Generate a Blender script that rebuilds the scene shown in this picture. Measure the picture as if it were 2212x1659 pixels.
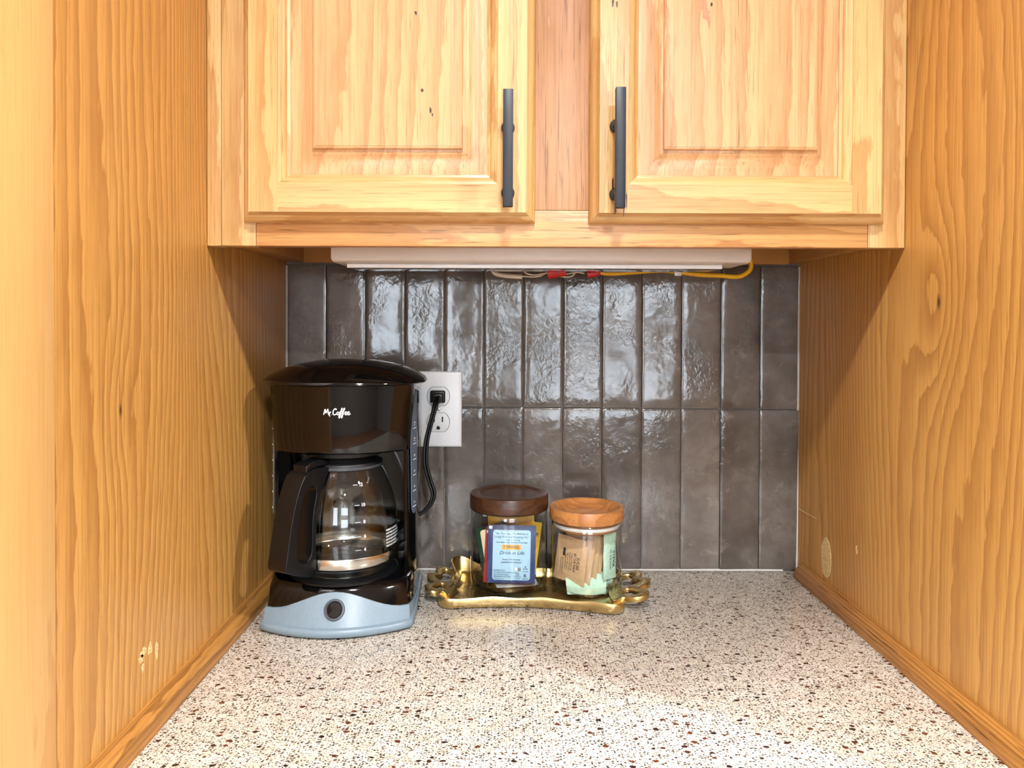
import bpy, bmesh, math, random
from mathutils import Vector, Matrix, noise

# ------------------------------------------------------------------ scene, camera, light
for o in list(bpy.data.objects):
    bpy.data.objects.remove(o, do_unlink=True)
SC = bpy.context.scene
COL = SC.collection
R = math.radians
random.seed(7)

FPX, IW, IH = 1661.0, 2212.0, 1659.0
VPX, VPY = 1094.0, 700.0
CAMY, CAMZ = -1.167, 0.376           # counter top is z = 0, tile face is y = 0
PITCH, ROLL = R(0.8), R(0.2)

cam_data = bpy.data.cameras.new('camera')
cam = bpy.data.objects.new('camera', cam_data)
COL.objects.link(cam)
cam_data.sensor_width = 36.0
cam_data.lens = 36.0 * FPX / IW
cam_data.shift_x = (IW / 2 - VPX) / IW
cam_data.shift_y = (VPY + FPX * math.tan(PITCH) - IH / 2) / IW
cam_data.clip_start = 0.02
cam.matrix_world = (Matrix.Translation((0, CAMY, CAMZ)) @
                    Matrix.Rotation(math.pi / 2 - PITCH, 4, 'X') @ Matrix.Rotation(ROLL, 4, 'Z'))
SC.camera = cam

SC.view_settings.view_transform = 'Standard'
SC.view_settings.look = 'None'
SC.view_settings.exposure = 0.9
SC.view_settings.gamma = 1.0
SC.view_settings.use_curve_mapping = False
SC.cycles.use_denoising = True
SC.cycles.use_adaptive_sampling = True
SC.cycles.adaptive_threshold = 0.12
SC.cycles.adaptive_min_samples = 12
SC.cycles.use_light_tree = False
SC.cycles.max_bounces = 6
SC.cycles.diffuse_bounces = 3
SC.cycles.glossy_bounces = 3
SC.cycles.transmission_bounces = 4
SC.cycles.transparent_max_bounces = 14
SC.cycles.caustics_reflective = False
SC.cycles.caustics_refractive = False

world = bpy.data.worlds.new('world')
SC.world = world
world.use_nodes = True
world.node_tree.nodes['Background'].inputs[0].default_value = (0.9, 0.95, 1.0, 1)
world.node_tree.nodes['Background'].inputs[1].default_value = 0.3

CEIL, FLOOR = 1.53, -0.915
def can_light(x, y, watts, col=(0.97, 0.98, 1.0), size=0.13, spread=150):
    d = bpy.data.lights.new('ceiling_can', 'AREA')
    d.shape = 'DISK'; d.size = size; d.energy = watts; d.color = col; d.spread = R(spread)
    o = bpy.data.objects.new('ceiling_can', d)
    o.location = (x, y, CEIL - 0.012)
    COL.objects.link(o)
    return o
CANS = [(0.06, -1.31, 13.5), (0.40, -2.80, 56.0), (-1.25, -1.31, 22.0), (1.35, -1.31, 26.0)]
for c in CANS:
    can_light(*c)

# ------------------------------------------------------------------ helpers
def px(x, y, Z):
    """photo measurement -> place, for a point Z metres in front of the camera's plane"""
    return Vector(((x - VPX) * Z / FPX, CAMY + Z, CAMZ - (y - VPY) * Z / FPX))

def link(o, parent=None):
    COL.objects.link(o)
    if parent is not None:
        o.parent = parent
    return o

def tag(o, label=None, cat=None, group=None, kind=None):
    if label: o['label'] = label
    if cat: o['category'] = cat
    if group: o['group'] = group
    if kind: o['kind'] = kind
    return o

def thing(name, label, cat, loc=(0, 0, 0), rz=0.0, group=None):
    o = bpy.data.objects.new(name, None)
    o.empty_display_size = 0.02
    o.location = loc
    o.rotation_euler = (0, 0, rz)
    link(o)
    return tag(o, label, cat, group)

def finish(me, mat, smooth=None):
    if mat is not None:
        me.materials.append(mat)
    if smooth is not None:
        for p in me.polygons:
            p.use_smooth = True
        me.set_sharp_from_angle(angle=R(smooth))
    me.update()

def mesh(name, verts, faces, mat, parent=None, smooth=None, loc=None, label=None):
    me = bpy.data.meshes.new(name)
    me.from_pydata([tuple(v) for v in verts], [], faces)
    bm = bmesh.new(); bm.from_mesh(me)
    bmesh.ops.recalc_face_normals(bm, faces=bm.faces)
    bm.to_mesh(me); bm.free()
    finish(me, mat, smooth)
    o = bpy.data.objects.new(name, me)
    if loc: o.location = loc
    if label: o['label'] = label
    return link(o, parent)

def bm_obj(name, bm, mat, parent=None, smooth=None, loc=None, label=None, recalc=True):
    me = bpy.data.meshes.new(name)
    if recalc:
        bmesh.ops.recalc_face_normals(bm, faces=bm.faces)
    bm.to_mesh(me); bm.free()
    finish(me, mat, smooth)
    o = bpy.data.objects.new(name, me)
    if loc: o.location = loc
    if label: o['label'] = label
    return link(o, parent)

def add_box(bm, x0, x1, y0, y1, z0, z1, bev=0.0, seg=2):
    b2 = bmesh.new()
    bmesh.ops.create_cube(b2, size=1.0)
    for v in b2.verts:
        v.co = Vector((x0 + (v.co.x + .5) * (x1 - x0), y0 + (v.co.y + .5) * (y1 - y0), z0 + (v.co.z + .5) * (z1 - z0)))
    if bev > 0:
        bmesh.ops.bevel(b2, geom=b2.edges[:], offset=bev, segments=seg, affect='EDGES', profile=0.5, clamp_overlap=True)
    tmp = bpy.data.meshes.new('tmp'); b2.to_mesh(tmp); b2.free()
    bm.from_mesh(tmp); bpy.data.meshes.remove(tmp)

def box(name, x0, x1, y0, y1, z0, z1, mat, parent=None, bev=0.0, off=(0, 0, 0), smooth=None, seg=2, label=None):
    bm = bmesh.new()
    add_box(bm, x0 - off[0], x1 - off[0], y0 - off[1], y1 - off[1], z0 - off[2], z1 - off[2], bev, seg)
    return bm_obj(name, bm, mat, parent, smooth if smooth else (40 if bev > 0 else None), label=label)

def lathe(bm, prof, seg=48, c=(0, 0, 0), axis='Z'):
    rings = []
    for (r, z) in prof:
        if r < 1e-6:
            rings.append([bm.verts.new(Vector(c) + Vector((0, 0, z)))])
        else:
            rings.append([bm.verts.new(Vector(c) + Vector((r * math.cos(2 * math.pi * k / seg), r * math.sin(2 * math.pi * k / seg), z))) for k in range(seg)])
    for a, b in zip(rings[:-1], rings[1:]):
        if len(a) == 1 and len(b) == 1: continue
        for k in range(seg):
            k2 = (k + 1) % seg
            if len(a) == 1: bm.faces.new((a[0], b[k], b[k2]))
            elif len(b) == 1: bm.faces.new((a[k], b[0], a[k2]))
            else: bm.faces.new((a[k], b[k], b[k2], a[k2]))

def loft(bm, rings, cap0=True, cap1=True, closed=True):
    vs = [[bm.verts.new(p) for p in r] for r in rings]
    n = len(vs[0])
    for a, b in zip(vs[:-1], vs[1:]):
        for k in range(n if closed else n - 1):
            k2 = (k + 1) % n
            bm.faces.new((a[k], a[k2], b[k2], b[k]))
    if cap0: bm.faces.new(vs[0])
    if cap1: bm.faces.new(vs[-1][::-1])
    return vs

def catmull(pts, n=6, closed=False):
    pts = [Vector(p) for p in pts]
    N = len(pts); out = []
    for i in range(N if closed else N - 1):
        if closed:
            p0, p1, p2, p3 = pts[i - 1], pts[i], pts[(i + 1) % N], pts[(i + 2) % N]
        else:
            p1, p2 = pts[i], pts[i + 1]
            p0 = pts[i - 1] if i > 0 else p1 * 2 - p2
            p3 = pts[i + 2] if i + 2 < N else p2 * 2 - p1
        for k in range(n):
            t = k / n
            out.append(0.5 * (2 * p1 + (p2 - p0) * t + (2 * p0 - 5 * p1 + 4 * p2 - p3) * t * t + (3 * p1 - p0 - 3 * p2 + p3) * t ** 3))
    if not closed: out.append(pts[-1])
    return out

def tube(bm, pts, r, seg=10, sx=1.0, cap=True, up=Vector((0, 0, 1))):
    """swept tube; r number or list; sx flattens across"""
    pts = [Vector(p) for p in pts]
    rings = []
    prev = None
    for i, p in enumerate(pts):
        t = (pts[min(i + 1, len(pts) - 1)] - pts[max(i - 1, 0)]).normalized()
        if prev is None:
            a = t.cross(up)
            if a.length < 1e-4: a = t.cross(Vector((1, 0, 0)))
        else:
            a = prev - t * prev.dot(t)
        a.normalize(); prev = a
        b = t.cross(a).normalized()
        rr = r[i] if isinstance(r, (list, tuple)) else r
        rings.append([p + a * (rr * sx * math.cos(2 * math.pi * k / seg)) + b * (rr * math.sin(2 * math.pi * k / seg)) for k in range(seg)])
    loft(bm, rings, cap, cap)

def plate(bm, outer, holes, thick, to3d, bev=0.0, seg=2):
    """flat outline with holes given thickness; to3d(u, v, w) places it"""
    b2 = bmesh.new()
    edges = []
    for loop in [outer] + holes:
        vs = [b2.verts.new((p[0], p[1], 0)) for p in loop]
        for k in range(len(vs)):
            edges.append(b2.edges.new((vs[k], vs[(k + 1) % len(vs)])))
    bmesh.ops.triangle_fill(b2, edges=edges, use_beauty=True)
    bmesh.ops.recalc_face_normals(b2, faces=b2.faces)
    for f in b2.faces:
        if f.normal.z < 0: f.normal_flip()
    ret = bmesh.ops.extrude_face_region(b2, geom=b2.faces[:])
    top = [g for g in ret['geom'] if isinstance(g, bmesh.types.BMVert)]
    tset = set(top)
    for v in b2.verts:
        v.co.z = thick / 2 if v in tset else -thick / 2
    bmesh.ops.recalc_face_normals(b2, faces=b2.faces)
    if bev > 0:
        es = [e for e in b2.edges if len(e.link_faces) == 2 and (abs(e.link_faces[0].normal.z) > .9) != (abs(e.link_faces[1].normal.z) > .9)]
        bmesh.ops.bevel(b2, geom=es, offset=bev, segments=seg, affect='EDGES', profile=0.5, clamp_overlap=True)
    for v in b2.verts:
        v.co = to3d(v.co.x, v.co.y, v.co.z)
    tmp = bpy.data.meshes.new('tmp'); b2.to_mesh(tmp); b2.free()
    bm.from_mesh(tmp); bpy.data.meshes.remove(tmp)

def text_mesh(name, s, size, fmap, mat, parent, shear=0.0, align='CENTER', space=1.0, bold=0.0, wide=1.0, label=None):
    """flat lettering; fmap(u, v) -> local point"""
    cu = bpy.data.curves.new('tmp_text', 'FONT')
    cu.body = s; cu.size = size; cu.shear = shear; cu.align_x = align; cu.align_y = 'CENTER'
    cu.resolution_u = 2; cu.space_character = space; cu.offset = bold
    to = bpy.data.objects.new('tmp_text', cu); COL.objects.link(to)
    dg = bpy.context.evaluated_depsgraph_get()
    me = bpy.data.meshes.new_from_object(to.evaluated_get(dg))
    bpy.data.objects.remove(to); bpy.data.curves.remove(cu)
    me.name = name
    bm = bmesh.new(); bm.from_mesh(me)
    for v in bm.verts:
        v.co = fmap(v.co.x * wide, v.co.y)
    bm.to_mesh(me); bm.free()
    me.materials.clear()
    finish(me, mat)
    o = bpy.data.objects.new(name, me)
    if label: o['label'] = label
    return link(o, parent)

# ------------------------------------------------------------------ materials
def srgb(r, g, b):
    f = lambda c: (c / 255 / 12.92) if c / 255 <= 0.04045 else ((c / 255 + 0.055) / 1.055) ** 2.4
    return (f(r), f(g), f(b), 1.0)

class NT:
    def __init__(s, name):
        s.m = bpy.data.materials.new(name); s.m.use_nodes = True
        s.t = s.m.node_tree; s.t.nodes.clear()
        s.out = s.t.nodes.new('ShaderNodeOutputMaterial')
    def put(s, sock, v):
        if v is None: return
        if isinstance(v, bpy.types.NodeSocket): s.t.links.new(v, sock)
        else: sock.default_value = v
    def node(s, typ, **ins):
        n = s.t.nodes.new(typ)
        for k, v in ins.items():
            if k.startswith('_'): setattr(n, k[1:], v)
            else: s.put(n.inputs[k], v)
        return n
    def math(s, op, a, b=None, c=None, clamp=False):
        n = s.t.nodes.new('ShaderNodeMath'); n.operation = op; n.use_clamp = clamp
        s.put(n.inputs[0], a); s.put(n.inputs[1], b); s.put(n.inputs[2], c)
        return n.outputs[0]
    def mix(s, f, a, b, blend='MIX'):
        n = s.t.nodes.new('ShaderNodeMix'); n.data_type = 'RGBA'; n.blend_type = blend
        s.put(n.inputs[0], f); s.put(n.inputs[6], a); s.put(n.inputs[7], b)
        return n.outputs[2]
    def ss(s, v, lo, hi, a=0.0, b=1.0):
        n = s.node('ShaderNodeMapRange', _interpolation_type='SMOOTHSTEP')
        s.put(n.inputs[0], v); s.put(n.inputs[1], lo); s.put(n.inputs[2], hi); s.put(n.inputs[3], a); s.put(n.inputs[4], b)
        return n.outputs[0]
    def coord(s, which='Object'):
        return s.t.nodes.new('ShaderNodeTexCoord').outputs[which]
    def mapv(s, v, sc=(1, 1, 1), loc=(0, 0, 0)):
        n = s.t.nodes.new('ShaderNodeMapping'); s.put(n.inputs[0], v)
        n.inputs['Scale'].default_value = sc; s.put(n.inputs['Location'], loc)
        return n.outputs[0]
    def noise(s, v, scale=1.0, detail=2.0, rough=0.5, dist=0.0):
        n = s.node('ShaderNodeTexNoise', Vector=v, Scale=scale, Detail=detail, Roughness=rough, Distortion=dist)
        return n.outputs['Fac'] if 'Fac' in n.outputs else n.outputs[0]
    def xyz(s, v):
        n = s.node('ShaderNodeSeparateXYZ', Vector=v); return n.outputs
    def comb(s, x, y, z):
        n = s.node('ShaderNodeCombineXYZ', X=x, Y=y, Z=z); return n.outputs[0]
    def vadd(s, a, b):
        n = s.t.nodes.new('ShaderNodeVectorMath'); n.operation = 'ADD'; s.put(n.inputs[0], a); s.put(n.inputs[1], b)
        return n.outputs[0]
    def rand(s):
        return s.t.nodes.new('ShaderNodeObjectInfo').outputs['Random']
    def bump(s, h, strength=0.2, dist=0.001, normal=None):
        n = s.node('ShaderNodeBump', Height=h, Strength=strength, Distance=dist)
        if normal is not None: s.put(n.inputs['Normal'], normal)
        return n.outputs[0]
    def bsdf(s, **ins):
        n = s.t.nodes.new('ShaderNodeBsdfPrincipled')
        for k, v in ins.items():
            s.put(n.inputs[k.replace('_', ' ')], v)
        s.t.links.new(n.outputs[0], s.out.inputs[0])
        return n

def plain(name, col, rough=0.5, metal=0.0, spec=0.5, nscale=0, namt=0.0, bump=0.0, **kw):
    """procedural colour with a little mottling and fine relief"""
    t = NT(name)
    n = t.noise(t.coord(), nscale or 60.0, 3.0)
    f = t.ss(n, 0.3, 0.7, 1 - namt, 1 + namt)
    c = t.mix(1.0, col, t.comb(f, f, f), 'MULTIPLY')
    ins = dict(Base_Color=c, Roughness=rough, Metallic=metal, Specular_IOR_Level=spec)
    if bump: ins['Normal'] = t.bump(n, bump, 0.001)
    ins.update(kw)
    t.bsdf(**ins)
    return t.m

def wood(name, axis, light, dark, streak, K=8.0, lin=10.0, nsc=3.0, along=0.12, ring=0.6, fine=0.35, pore=0.5, broad=0.5,
         rough=0.32, seed=0.0, knots=(), coat=0.0, posn=False, sharp=1.5, spec=0.5, porescale=520.0, boards=0.0):
    t = NT(name)
    co = t.coord()
    rnd = t.math('MULTIPLY', t.rand(), 37.0) if posn else 0.0
    off = t.comb(t.math('ADD', rnd, seed), t.math('ADD', rnd, seed * 1.7), t.math('ADD', rnd, seed * 2.3)) if posn else (seed, seed * 1.7, seed * 2.3)
    i = 'XYZ'.index(axis)
    def st(a):                       # stretch along the grain
        v = [1.0, 1.0, 1.0]; v[i] = a
        return t.vadd(t.mapv(co, tuple(v)), off)
    s = t.xyz(co)
    acr = [t.math('ADD', s[1], s[2]), t.math('ADD', s[0], s[2]), t.math('ADD', s[0], s[1])][i]
    lowv = st(along)
    low = t.noise(lowv, nsc, 1.5, 0.45)
    field = t.math('ADD', t.math('MULTIPLY', low, K), t.math('MULTIPLY', acr, lin))
    kd = None
    for (kx, ky, kz, rad, amp) in knots:
        c0 = [kx, ky, kz]
        d = []
        for a in range(3):
            sc = (0.45 if a == i else 1.0) / rad
            e = t.math('MULTIPLY', t.math('SUBTRACT', s[a], c0[a]), sc)
            d.append(t.math('MULTIPLY', e, e))
        d2 = t.math('ADD', t.math('ADD', d[0], d[1]), d[2])
        g = t.math('POWER', 2.71828, t.math('MULTIPLY', d2, -1.0))
        field = t.math('ADD', field, t.math('MULTIPLY', g, amp))
        core = t.math('POWER', 2.71828, t.math('MULTIPLY', d2, -160.0))
        kd = core if kd is None else t.math('MAXIMUM', kd, core)
    wob = t.noise(st(0.25), 90.0, 2.0)
    field = t.math('ADD', field, t.math('MULTIPLY', wob, 0.6))
    fr = t.math('FRACT', field)
    saw = t.math('POWER', fr, sharp)                       # slow rise, quick fall: early and late wood
    edge = t.ss(fr, 0.93, 1.0, 1.0, 0.0)
    rings = t.math('MULTIPLY', saw, edge)
    fib = t.noise(st(0.02), 420.0, 3.0, 0.6)
    por = t.noise(st(0.035), porescale, 2.0, 0.5)
    porm = t.math('MULTIPLY', t.ss(por, 0.60, 0.72), t.ss(t.noise(st(0.1), 14.0, 2.0), 0.35, 0.65, 0.35, 1.0))
    br = t.noise(st(0.06), 11.0, 2.0, 0.5)
    c = t.mix(t.math('MULTIPLY', t.ss(br, 0.35, 0.7), broad), light, streak)
    c = t.mix(t.math('MULTIPLY', rings, ring), c, dark)
    c = t.mix(t.math('MULTIPLY', t.ss(fib, 0.42, 0.75), fine), c, dark)
    c = t.mix(t.math('MULTIPLY', porm, pore), c, tuple(x * 0.45 for x in dark[:3]) + (1,))
    if kd is not None:
        c = t.mix(t.math('MULTIPLY', kd, 0.9), c, (0.05, 0.018, 0.006, 1))
    h = fib
    t.bsdf(Base_Color=c, Roughness=t.ss(fib, 0.3, 0.8, rough, rough + 0.12), Normal=t.bump(h, 0.14, 0.0004), Coat_Weight=coat, Coat_Roughness=0.18,
           Specular_IOR_Level=spec)
    return t.m

M = {}
# golden oak veneer of the side panels
OAK_L, OAK_D, OAK_S = srgb(216, 164, 88), srgb(162, 106, 46), srgb(206, 148, 74)
M['oak_left'] = wood('oak_panel_left', 'Z', OAK_L, OAK_D, OAK_S, K=24, lin=84, nsc=5.0, along=0.14, ring=0.8, fine=0.5, pore=0.4, rough=0.36, seed=3.1,
                     knots=[(-.335, -.50, .30, .03, 1.6)])
M['oak_right'] = wood('oak_panel_right', 'Z', OAK_L, OAK_D, OAK_S, K=22, lin=76, nsc=4.4, along=0.14, ring=0.72, fine=0.5, pore=0.35, rough=0.36, seed=8.4,
                      knots=[(.445, -.375, .40, .04, 3.2)])
M['oak_solid'] = wood('oak_solid', 'Z', srgb(232, 188, 118), srgb(206, 146, 78), srgb(226, 170, 96), K=7, lin=9, nsc=3.0, along=0.2, ring=0.5, fine=0.3, pore=0.1, rough=0.33, seed=1.3,
                      knots=[])
M['oak_front'] = wood('oak_cabinet_front', 'Z', srgb(150, 100, 52), srgb(112, 68, 30), srgb(140, 90, 44), K=20, lin=60, nsc=5.0, along=0.14, ring=0.7, fine=0.4, pore=0.3, rough=0.45, seed=12.0)
M['oak_trim'] = wood('oak_quarter_round', 'Y', srgb(196, 140, 70), srgb(104, 60, 20), srgb(182, 120, 54), K=5, lin=160, nsc=9, along=0.12, ring=0.65, fine=0.6, pore=0.8, rough=0.4, seed=5.0, porescale=420)
# lighter hickory of the wall cabinet
H_L, H_D, H_S = srgb(216, 184, 126), srgb(172, 114, 58), srgb(210, 164, 104)
kw = dict(posn=True, ring=0.6, fine=0.45, pore=0.6, rough=0.27, K=8, nsc=6, along=0.14, lin=30)
M['hick_v'] = wood('hickory_upright', 'Z', H_L, H_D, H_S, seed=2.0, **kw)
M['hick_h'] = wood('hickory_level', 'X', H_L, H_D, H_S, seed=6.0, **kw)
M['hick_panel'] = wood('hickory_panel', 'Z', srgb(218, 180, 130), srgb(174, 112, 66), srgb(210, 156, 106), seed=11.0, posn=True, ring=0.55, fine=0.5, pore=0.6,
                       rough=0.25, K=8, nsc=6, along=0.1, lin=34)
M['hick_rose'] = wood('hickory_heartwood', 'Z', srgb(208, 160, 112), srgb(132, 80, 50), srgb(190, 136, 92), seed=4.4, ring=0.55, fine=0.4, pore=0.55, rough=0.28, K=9, nsc=6, along=0.16, lin=12)
M['hick_rail'] = wood('hickory_bottom_rail', 'X', srgb(218, 176, 116), srgb(156, 92, 48), srgb(202, 144, 86), seed=9.3, ring=0.5, fine=0.4, pore=0.7, rough=0.28, K=7, nsc=8, along=0.12, lin=30)
M['cab_inside'] = plain('cabinet_underside', srgb(178, 128, 68), 0.5, nscale=30, namt=0.08)

def tile_mat():
    t = NT('glazed_tile')
    co = t.vadd(t.coord(), t.comb(t.math('MULTIPLY', t.rand(), 11.0), 0.0, t.math('MULTIPLY', t.rand(), 23.0)))
    n1 = t.noise(co, 9.0, 3.0, 0.6)
    n2 = t.noise(co, 55.0, 5.0, 0.65)
    n3 = t.noise(co, 240.0, 3.0, 0.6)
    c = t.mix(t.ss(n1, 0.3, 0.72), srgb(80, 72, 66), srgb(122, 116, 110))
    c = t.mix(t.ss(n2, 0.45, 0.75, 0, 0.6), c, srgb(90, 78, 70))
    c = t.mix(t.ss(t.noise(co, 38.0, 6.0, 0.7, 0.6), 0.54, 0.70, 0, 0.5), c, srgb(142, 134, 126))
    c = t.mix(t.ss(n3, 0.62, 0.74, 0, 0.5), c, srgb(58, 50, 46))
    v = t.ss(t.rand(), 0.0, 1.0, 0.80, 1.15)
    c = t.mix(1.0, c, t.comb(v, v, v), 'MULTIPLY')
    w1 = t.noise(co, 34.0, 2.0, 0.5, 0.4)
    w2 = t.noise(t.mapv(co, (1.0, 1.0, 0.8)), 150.0, 2.0, 0.55, 0.5)
    msk = t.ss(t.noise(co, 13.0, 1.0), 0.38, 0.64, 0.08, 1.0)
    h = t.math('ADD', t.math('MULTIPLY', w1, 0.5), t.math('MULTIPLY', t.math('MULTIPLY', w2, 0.36), msk))
    t.bsdf(Base_Color=c, Roughness=t.ss(n2, 0.3, 0.8, 0.07, 0.2), Specular_IOR_Level=0.62, Normal=t.bump(h, 0.26, 0.004))
    return t.m
M['tile'] = tile_mat()
M['grout'] = plain('grout', srgb(150, 144, 138), 0.9, nscale=300, namt=0.12, bump=0.3)
M['caulk'] = plain('caulk', srgb(196, 192, 186), 0.6, nscale=120, namt=0.06)

def counter_mat():
    t = NT('speckled_counter')
    co = t.coord()
    wob = t.node('ShaderNodeTexNoise', Vector=co, Scale=320.0, Detail=2.0).outputs['Color']
    cw = t.vadd(co, t.mapv(wob, (0.0035, 0.0035, 0.0)))
    cl = t.noise(co, 60.0, 4.0, 0.6)
    c = t.mix(t.ss(cl, 0.35, 0.65), srgb(200, 190, 174), srgb(216, 208, 195))
    def specks(scale, thr, rmin, rmax, cols, stretch=(1, 1, 0), shift=0.0, amount=1.0):
        nonlocal c
        v = t.node('ShaderNodeTexVoronoi', Vector=t.mapv(cw, stretch, (shift, shift, 0)), Scale=scale, Randomness=1.0, _voronoi_dimensions='2D')
        cc = t.node('ShaderNodeSeparateColor', Color=v.outputs['Color']).outputs
        has = t.math('GREATER_THAN', cc[0], thr)
        rad = t.ss(cc[1], 0.0, 1.0, rmin, rmax)
        inn = t.ss(t.math('SUBTRACT', rad, v.outputs['Distance']), -0.02, 0.05)
        col = t.mix(t.ss(cc[2], 0.3, 0.7), cols[0], cols[1])
        c = t.mix(t.math('MULTIPLY', t.math('MULTIPLY', has, inn), amount), c, col)
    specks(230, 0.62, 0.2, 0.45, (srgb(228, 224, 218), srgb(220, 212, 200)), shift=3.3, amount=.8)
    specks(620, 0.38, 0.18, 0.40, (srgb(58, 46, 40), srgb(104, 84, 68)), stretch=(.8, 1, 0), shift=1.7, amount=.85)
    specks(390, 0.50, 0.18, 0.40, (srgb(36, 28, 26), srgb(58, 40, 32)), stretch=(.8, 1, 0), amount=.95)
    specks(130, 0.74, 0.10, 0.30, (srgb(92, 52, 36), srgb(46, 32, 28)), stretch=(.75, 1, 0), shift=7.1)
    t.bsdf(Base_Color=c, Roughness=0.24, Specular_IOR_Level=0.45)
    return t.m
M['counter'] = counter_mat()

def thin_glass(name, tint=(0.96, 0.98, 0.97, 1), edge=(0.55, 0.58, 0.56, 1), gloss=1.0, rough=0.015):
    t = NT(name)
    lw = t.node('ShaderNodeLayerWeight', Blend=0.5)
    col = t.mix(t.math('POWER', lw.outputs['Facing'], 3.5), tint, edge)     # longer path through the glass towards its outline
    tr = t.node('ShaderNodeBsdfTransparent', Color=col)
    n = t.noise(t.coord(), 30.0, 2.0)
    gl = t.node('ShaderNodeBsdfGlossy', Color=(1, 1, 1, 1), Roughness=rough, Normal=t.bump(n, 0.05, 0.002))
    f = t.math('MULTIPLY', t.math('ADD', t.math('MULTIPLY', t.math('POWER', lw.outputs['Facing'], 5.0), .9), 0.045), gloss, clamp=True)
    mx = t.t.nodes.new('ShaderNodeMixShader')
    t.put(mx.inputs[0], f); t.put(mx.inputs[1], tr.outputs[0]); t.put(mx.inputs[2], gl.outputs[0])
    t.t.links.new(mx.outputs[0], t.out.inputs[0])
    return t.m
M['glass'] = thin_glass('clear_glass', gloss=1.6)
M['glass_base'] = thin_glass('thick_glass', tint=(.9, .92, .9, 1), edge=(.35, .37, .36, 1), gloss=2.0)
M['lens'] = thin_glass('clear_plastic_lens', tint=(0.86, 0.86, 0.84, 1), edge=(.75, .75, .72, 1), gloss=1.4, rough=0.08)
M['black_gloss'] = plain('black_glossy_plastic', srgb(5, 5, 6), 0.07, nscale=400, namt=0.1)
M['black_satin'] = plain('black_satin_plastic', srgb(9, 10, 12), 0.33, spec=0.4, nscale=500, namt=0.12, bump=0.03)
M['black_dull'] = plain('black_dull_plastic', srgb(14, 14, 15), 0.5, nscale=300, namt=0.1)
M['grey_plastic'] = plain('grey_blue_plastic', srgb(120, 138, 150), 0.34, nscale=200, namt=0.03)
M['grey_dark'] = plain('dark_grey_plastic', srgb(66, 70, 76), 0.35, nscale=200, namt=0.05)
M['window_grey'] = plain('water_window', srgb(92, 104, 122), 0.2, nscale=60, namt=0.08)
M['steel'] = plain('brushed_steel', srgb(220, 216, 208), 0.2, metal=1.0, nscale=900, namt=0.08)
M['print_white'] = plain('white_print', srgb(232, 236, 238), 0.5, nscale=100, namt=0.02)
M['matte_black'] = plain('matte_black_metal', srgb(34, 37, 42), 0.42, metal=0.15, nscale=600, namt=0.08, bump=0.02)
M['plate_white'] = plain('white_plastic', srgb(240, 244, 248), 0.3, nscale=40, namt=0.02)
M['socket_white'] = plain('socket_white', srgb(232, 236, 238), 0.35, nscale=40, namt=0.02)
M['dark'] = plain('dark_slot', srgb(12, 12, 12), 0.7, nscale=50, namt=0.1)
M['screw'] = plain('painted_screw', srgb(196, 196, 192), 0.3, metal=0.6, nscale=200, namt=0.05)
M['fixture'] = plain('white_enamel', srgb(222, 216, 208), 0.35, nscale=20, namt=0.02)
M['cable_yellow'] = plain('yellow_sheath', srgb(232, 176, 16), 0.4, nscale=200, namt=0.06)
M['cable_white'] = plain('white_sheath', srgb(212, 200, 182), 0.45, nscale=200, namt=0.06)
M['red_tape'] = plain('red_tape', srgb(196, 10, 12), 0.35, nscale=120, namt=0.1)
M['scuff'] = plain('bare_wood_scuff', srgb(226, 198, 140), 0.8, nscale=700, namt=0.35, bump=0.4)

def gold_mat():
    t = NT('hammered_gold')
    co = t.coord()
    n = t.noise(co, 90.0, 4.0, 0.6)
    n2 = t.noise(co, 18.0, 3.0, 0.6)
    c = t.mix(t.ss(n2, 0.35, 0.7), srgb(226, 202, 146), srgb(200, 172, 112))
    c = t.mix(t.ss(n, 0.5, 0.8, 0, .6), c, srgb(160, 132, 84))
    t.bsdf(Base_Color=c, Metallic=1.0, Roughness=t.ss(n2, 0.3, 0.7, 0.2, 0.38), Normal=t.bump(n, 0.25, 0.0015))
    return t.m
M['gold'] = gold_mat()
M['walnut'] = wood('dark_walnut', 'X', srgb(76, 46, 30), srgb(36, 19, 11), srgb(94, 62, 38), K=10, lin=20, nsc=16, along=0.35, ring=0.6, fine=0.4, pore=0.4, rough=0.28, seed=4.0)
M['acacia'] = wood('acacia', 'X', srgb(200, 138, 80), srgb(130, 74, 34), srgb(182, 114, 58), K=12, lin=20, nsc=18, along=0.4, ring=0.55, fine=0.35, pore=0.3, rough=0.3, seed=7.7)
M['silicone'] = plain('clear_silicone', srgb(226, 222, 218), 0.35, nscale=80, namt=0.03)

def paper(name, col, rough=0.5, **kw):
    return plain(name, col, rough, nscale=160, namt=0.05, bump=0.06, **kw)
def panel_paper(name, border, inner, hw, hh, rad, cx=0.0, cz=0.0, rough=0.35):
    """printed packet: border colour with a rounded inner field"""
    t = NT(name)
    s = t.xyz(t.coord())
    dx = t.math('MAXIMUM', t.math('SUBTRACT', t.math('ABSOLUTE', t.math('SUBTRACT', s[0], cx)), hw - rad), 0.0)
    dz = t.math('MAXIMUM', t.math('SUBTRACT', t.math('ABSOLUTE', t.math('SUBTRACT', s[2], cz)), hh - rad), 0.0)
    d = t.math('SQRT', t.math('ADD', t.math('MULTIPLY', dx, dx), t.math('MULTIPLY', dz, dz)))
    f = t.ss(d, rad - 0.0003, rad + 0.0003, 1.0, 0.0)
    n = t.noise(t.coord(), 160.0, 3.0)
    t.bsdf(Base_Color=t.mix(f, border, inner), Roughness=rough, Normal=t.bump(n, 0.06, 0.001))
    return t.m
M['tea_blue'] = panel_paper('tea_wrapper_blue', srgb(44, 62, 116), srgb(172, 212, 236), .0262, .0345, .004, 0.0, -.0012)
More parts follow.
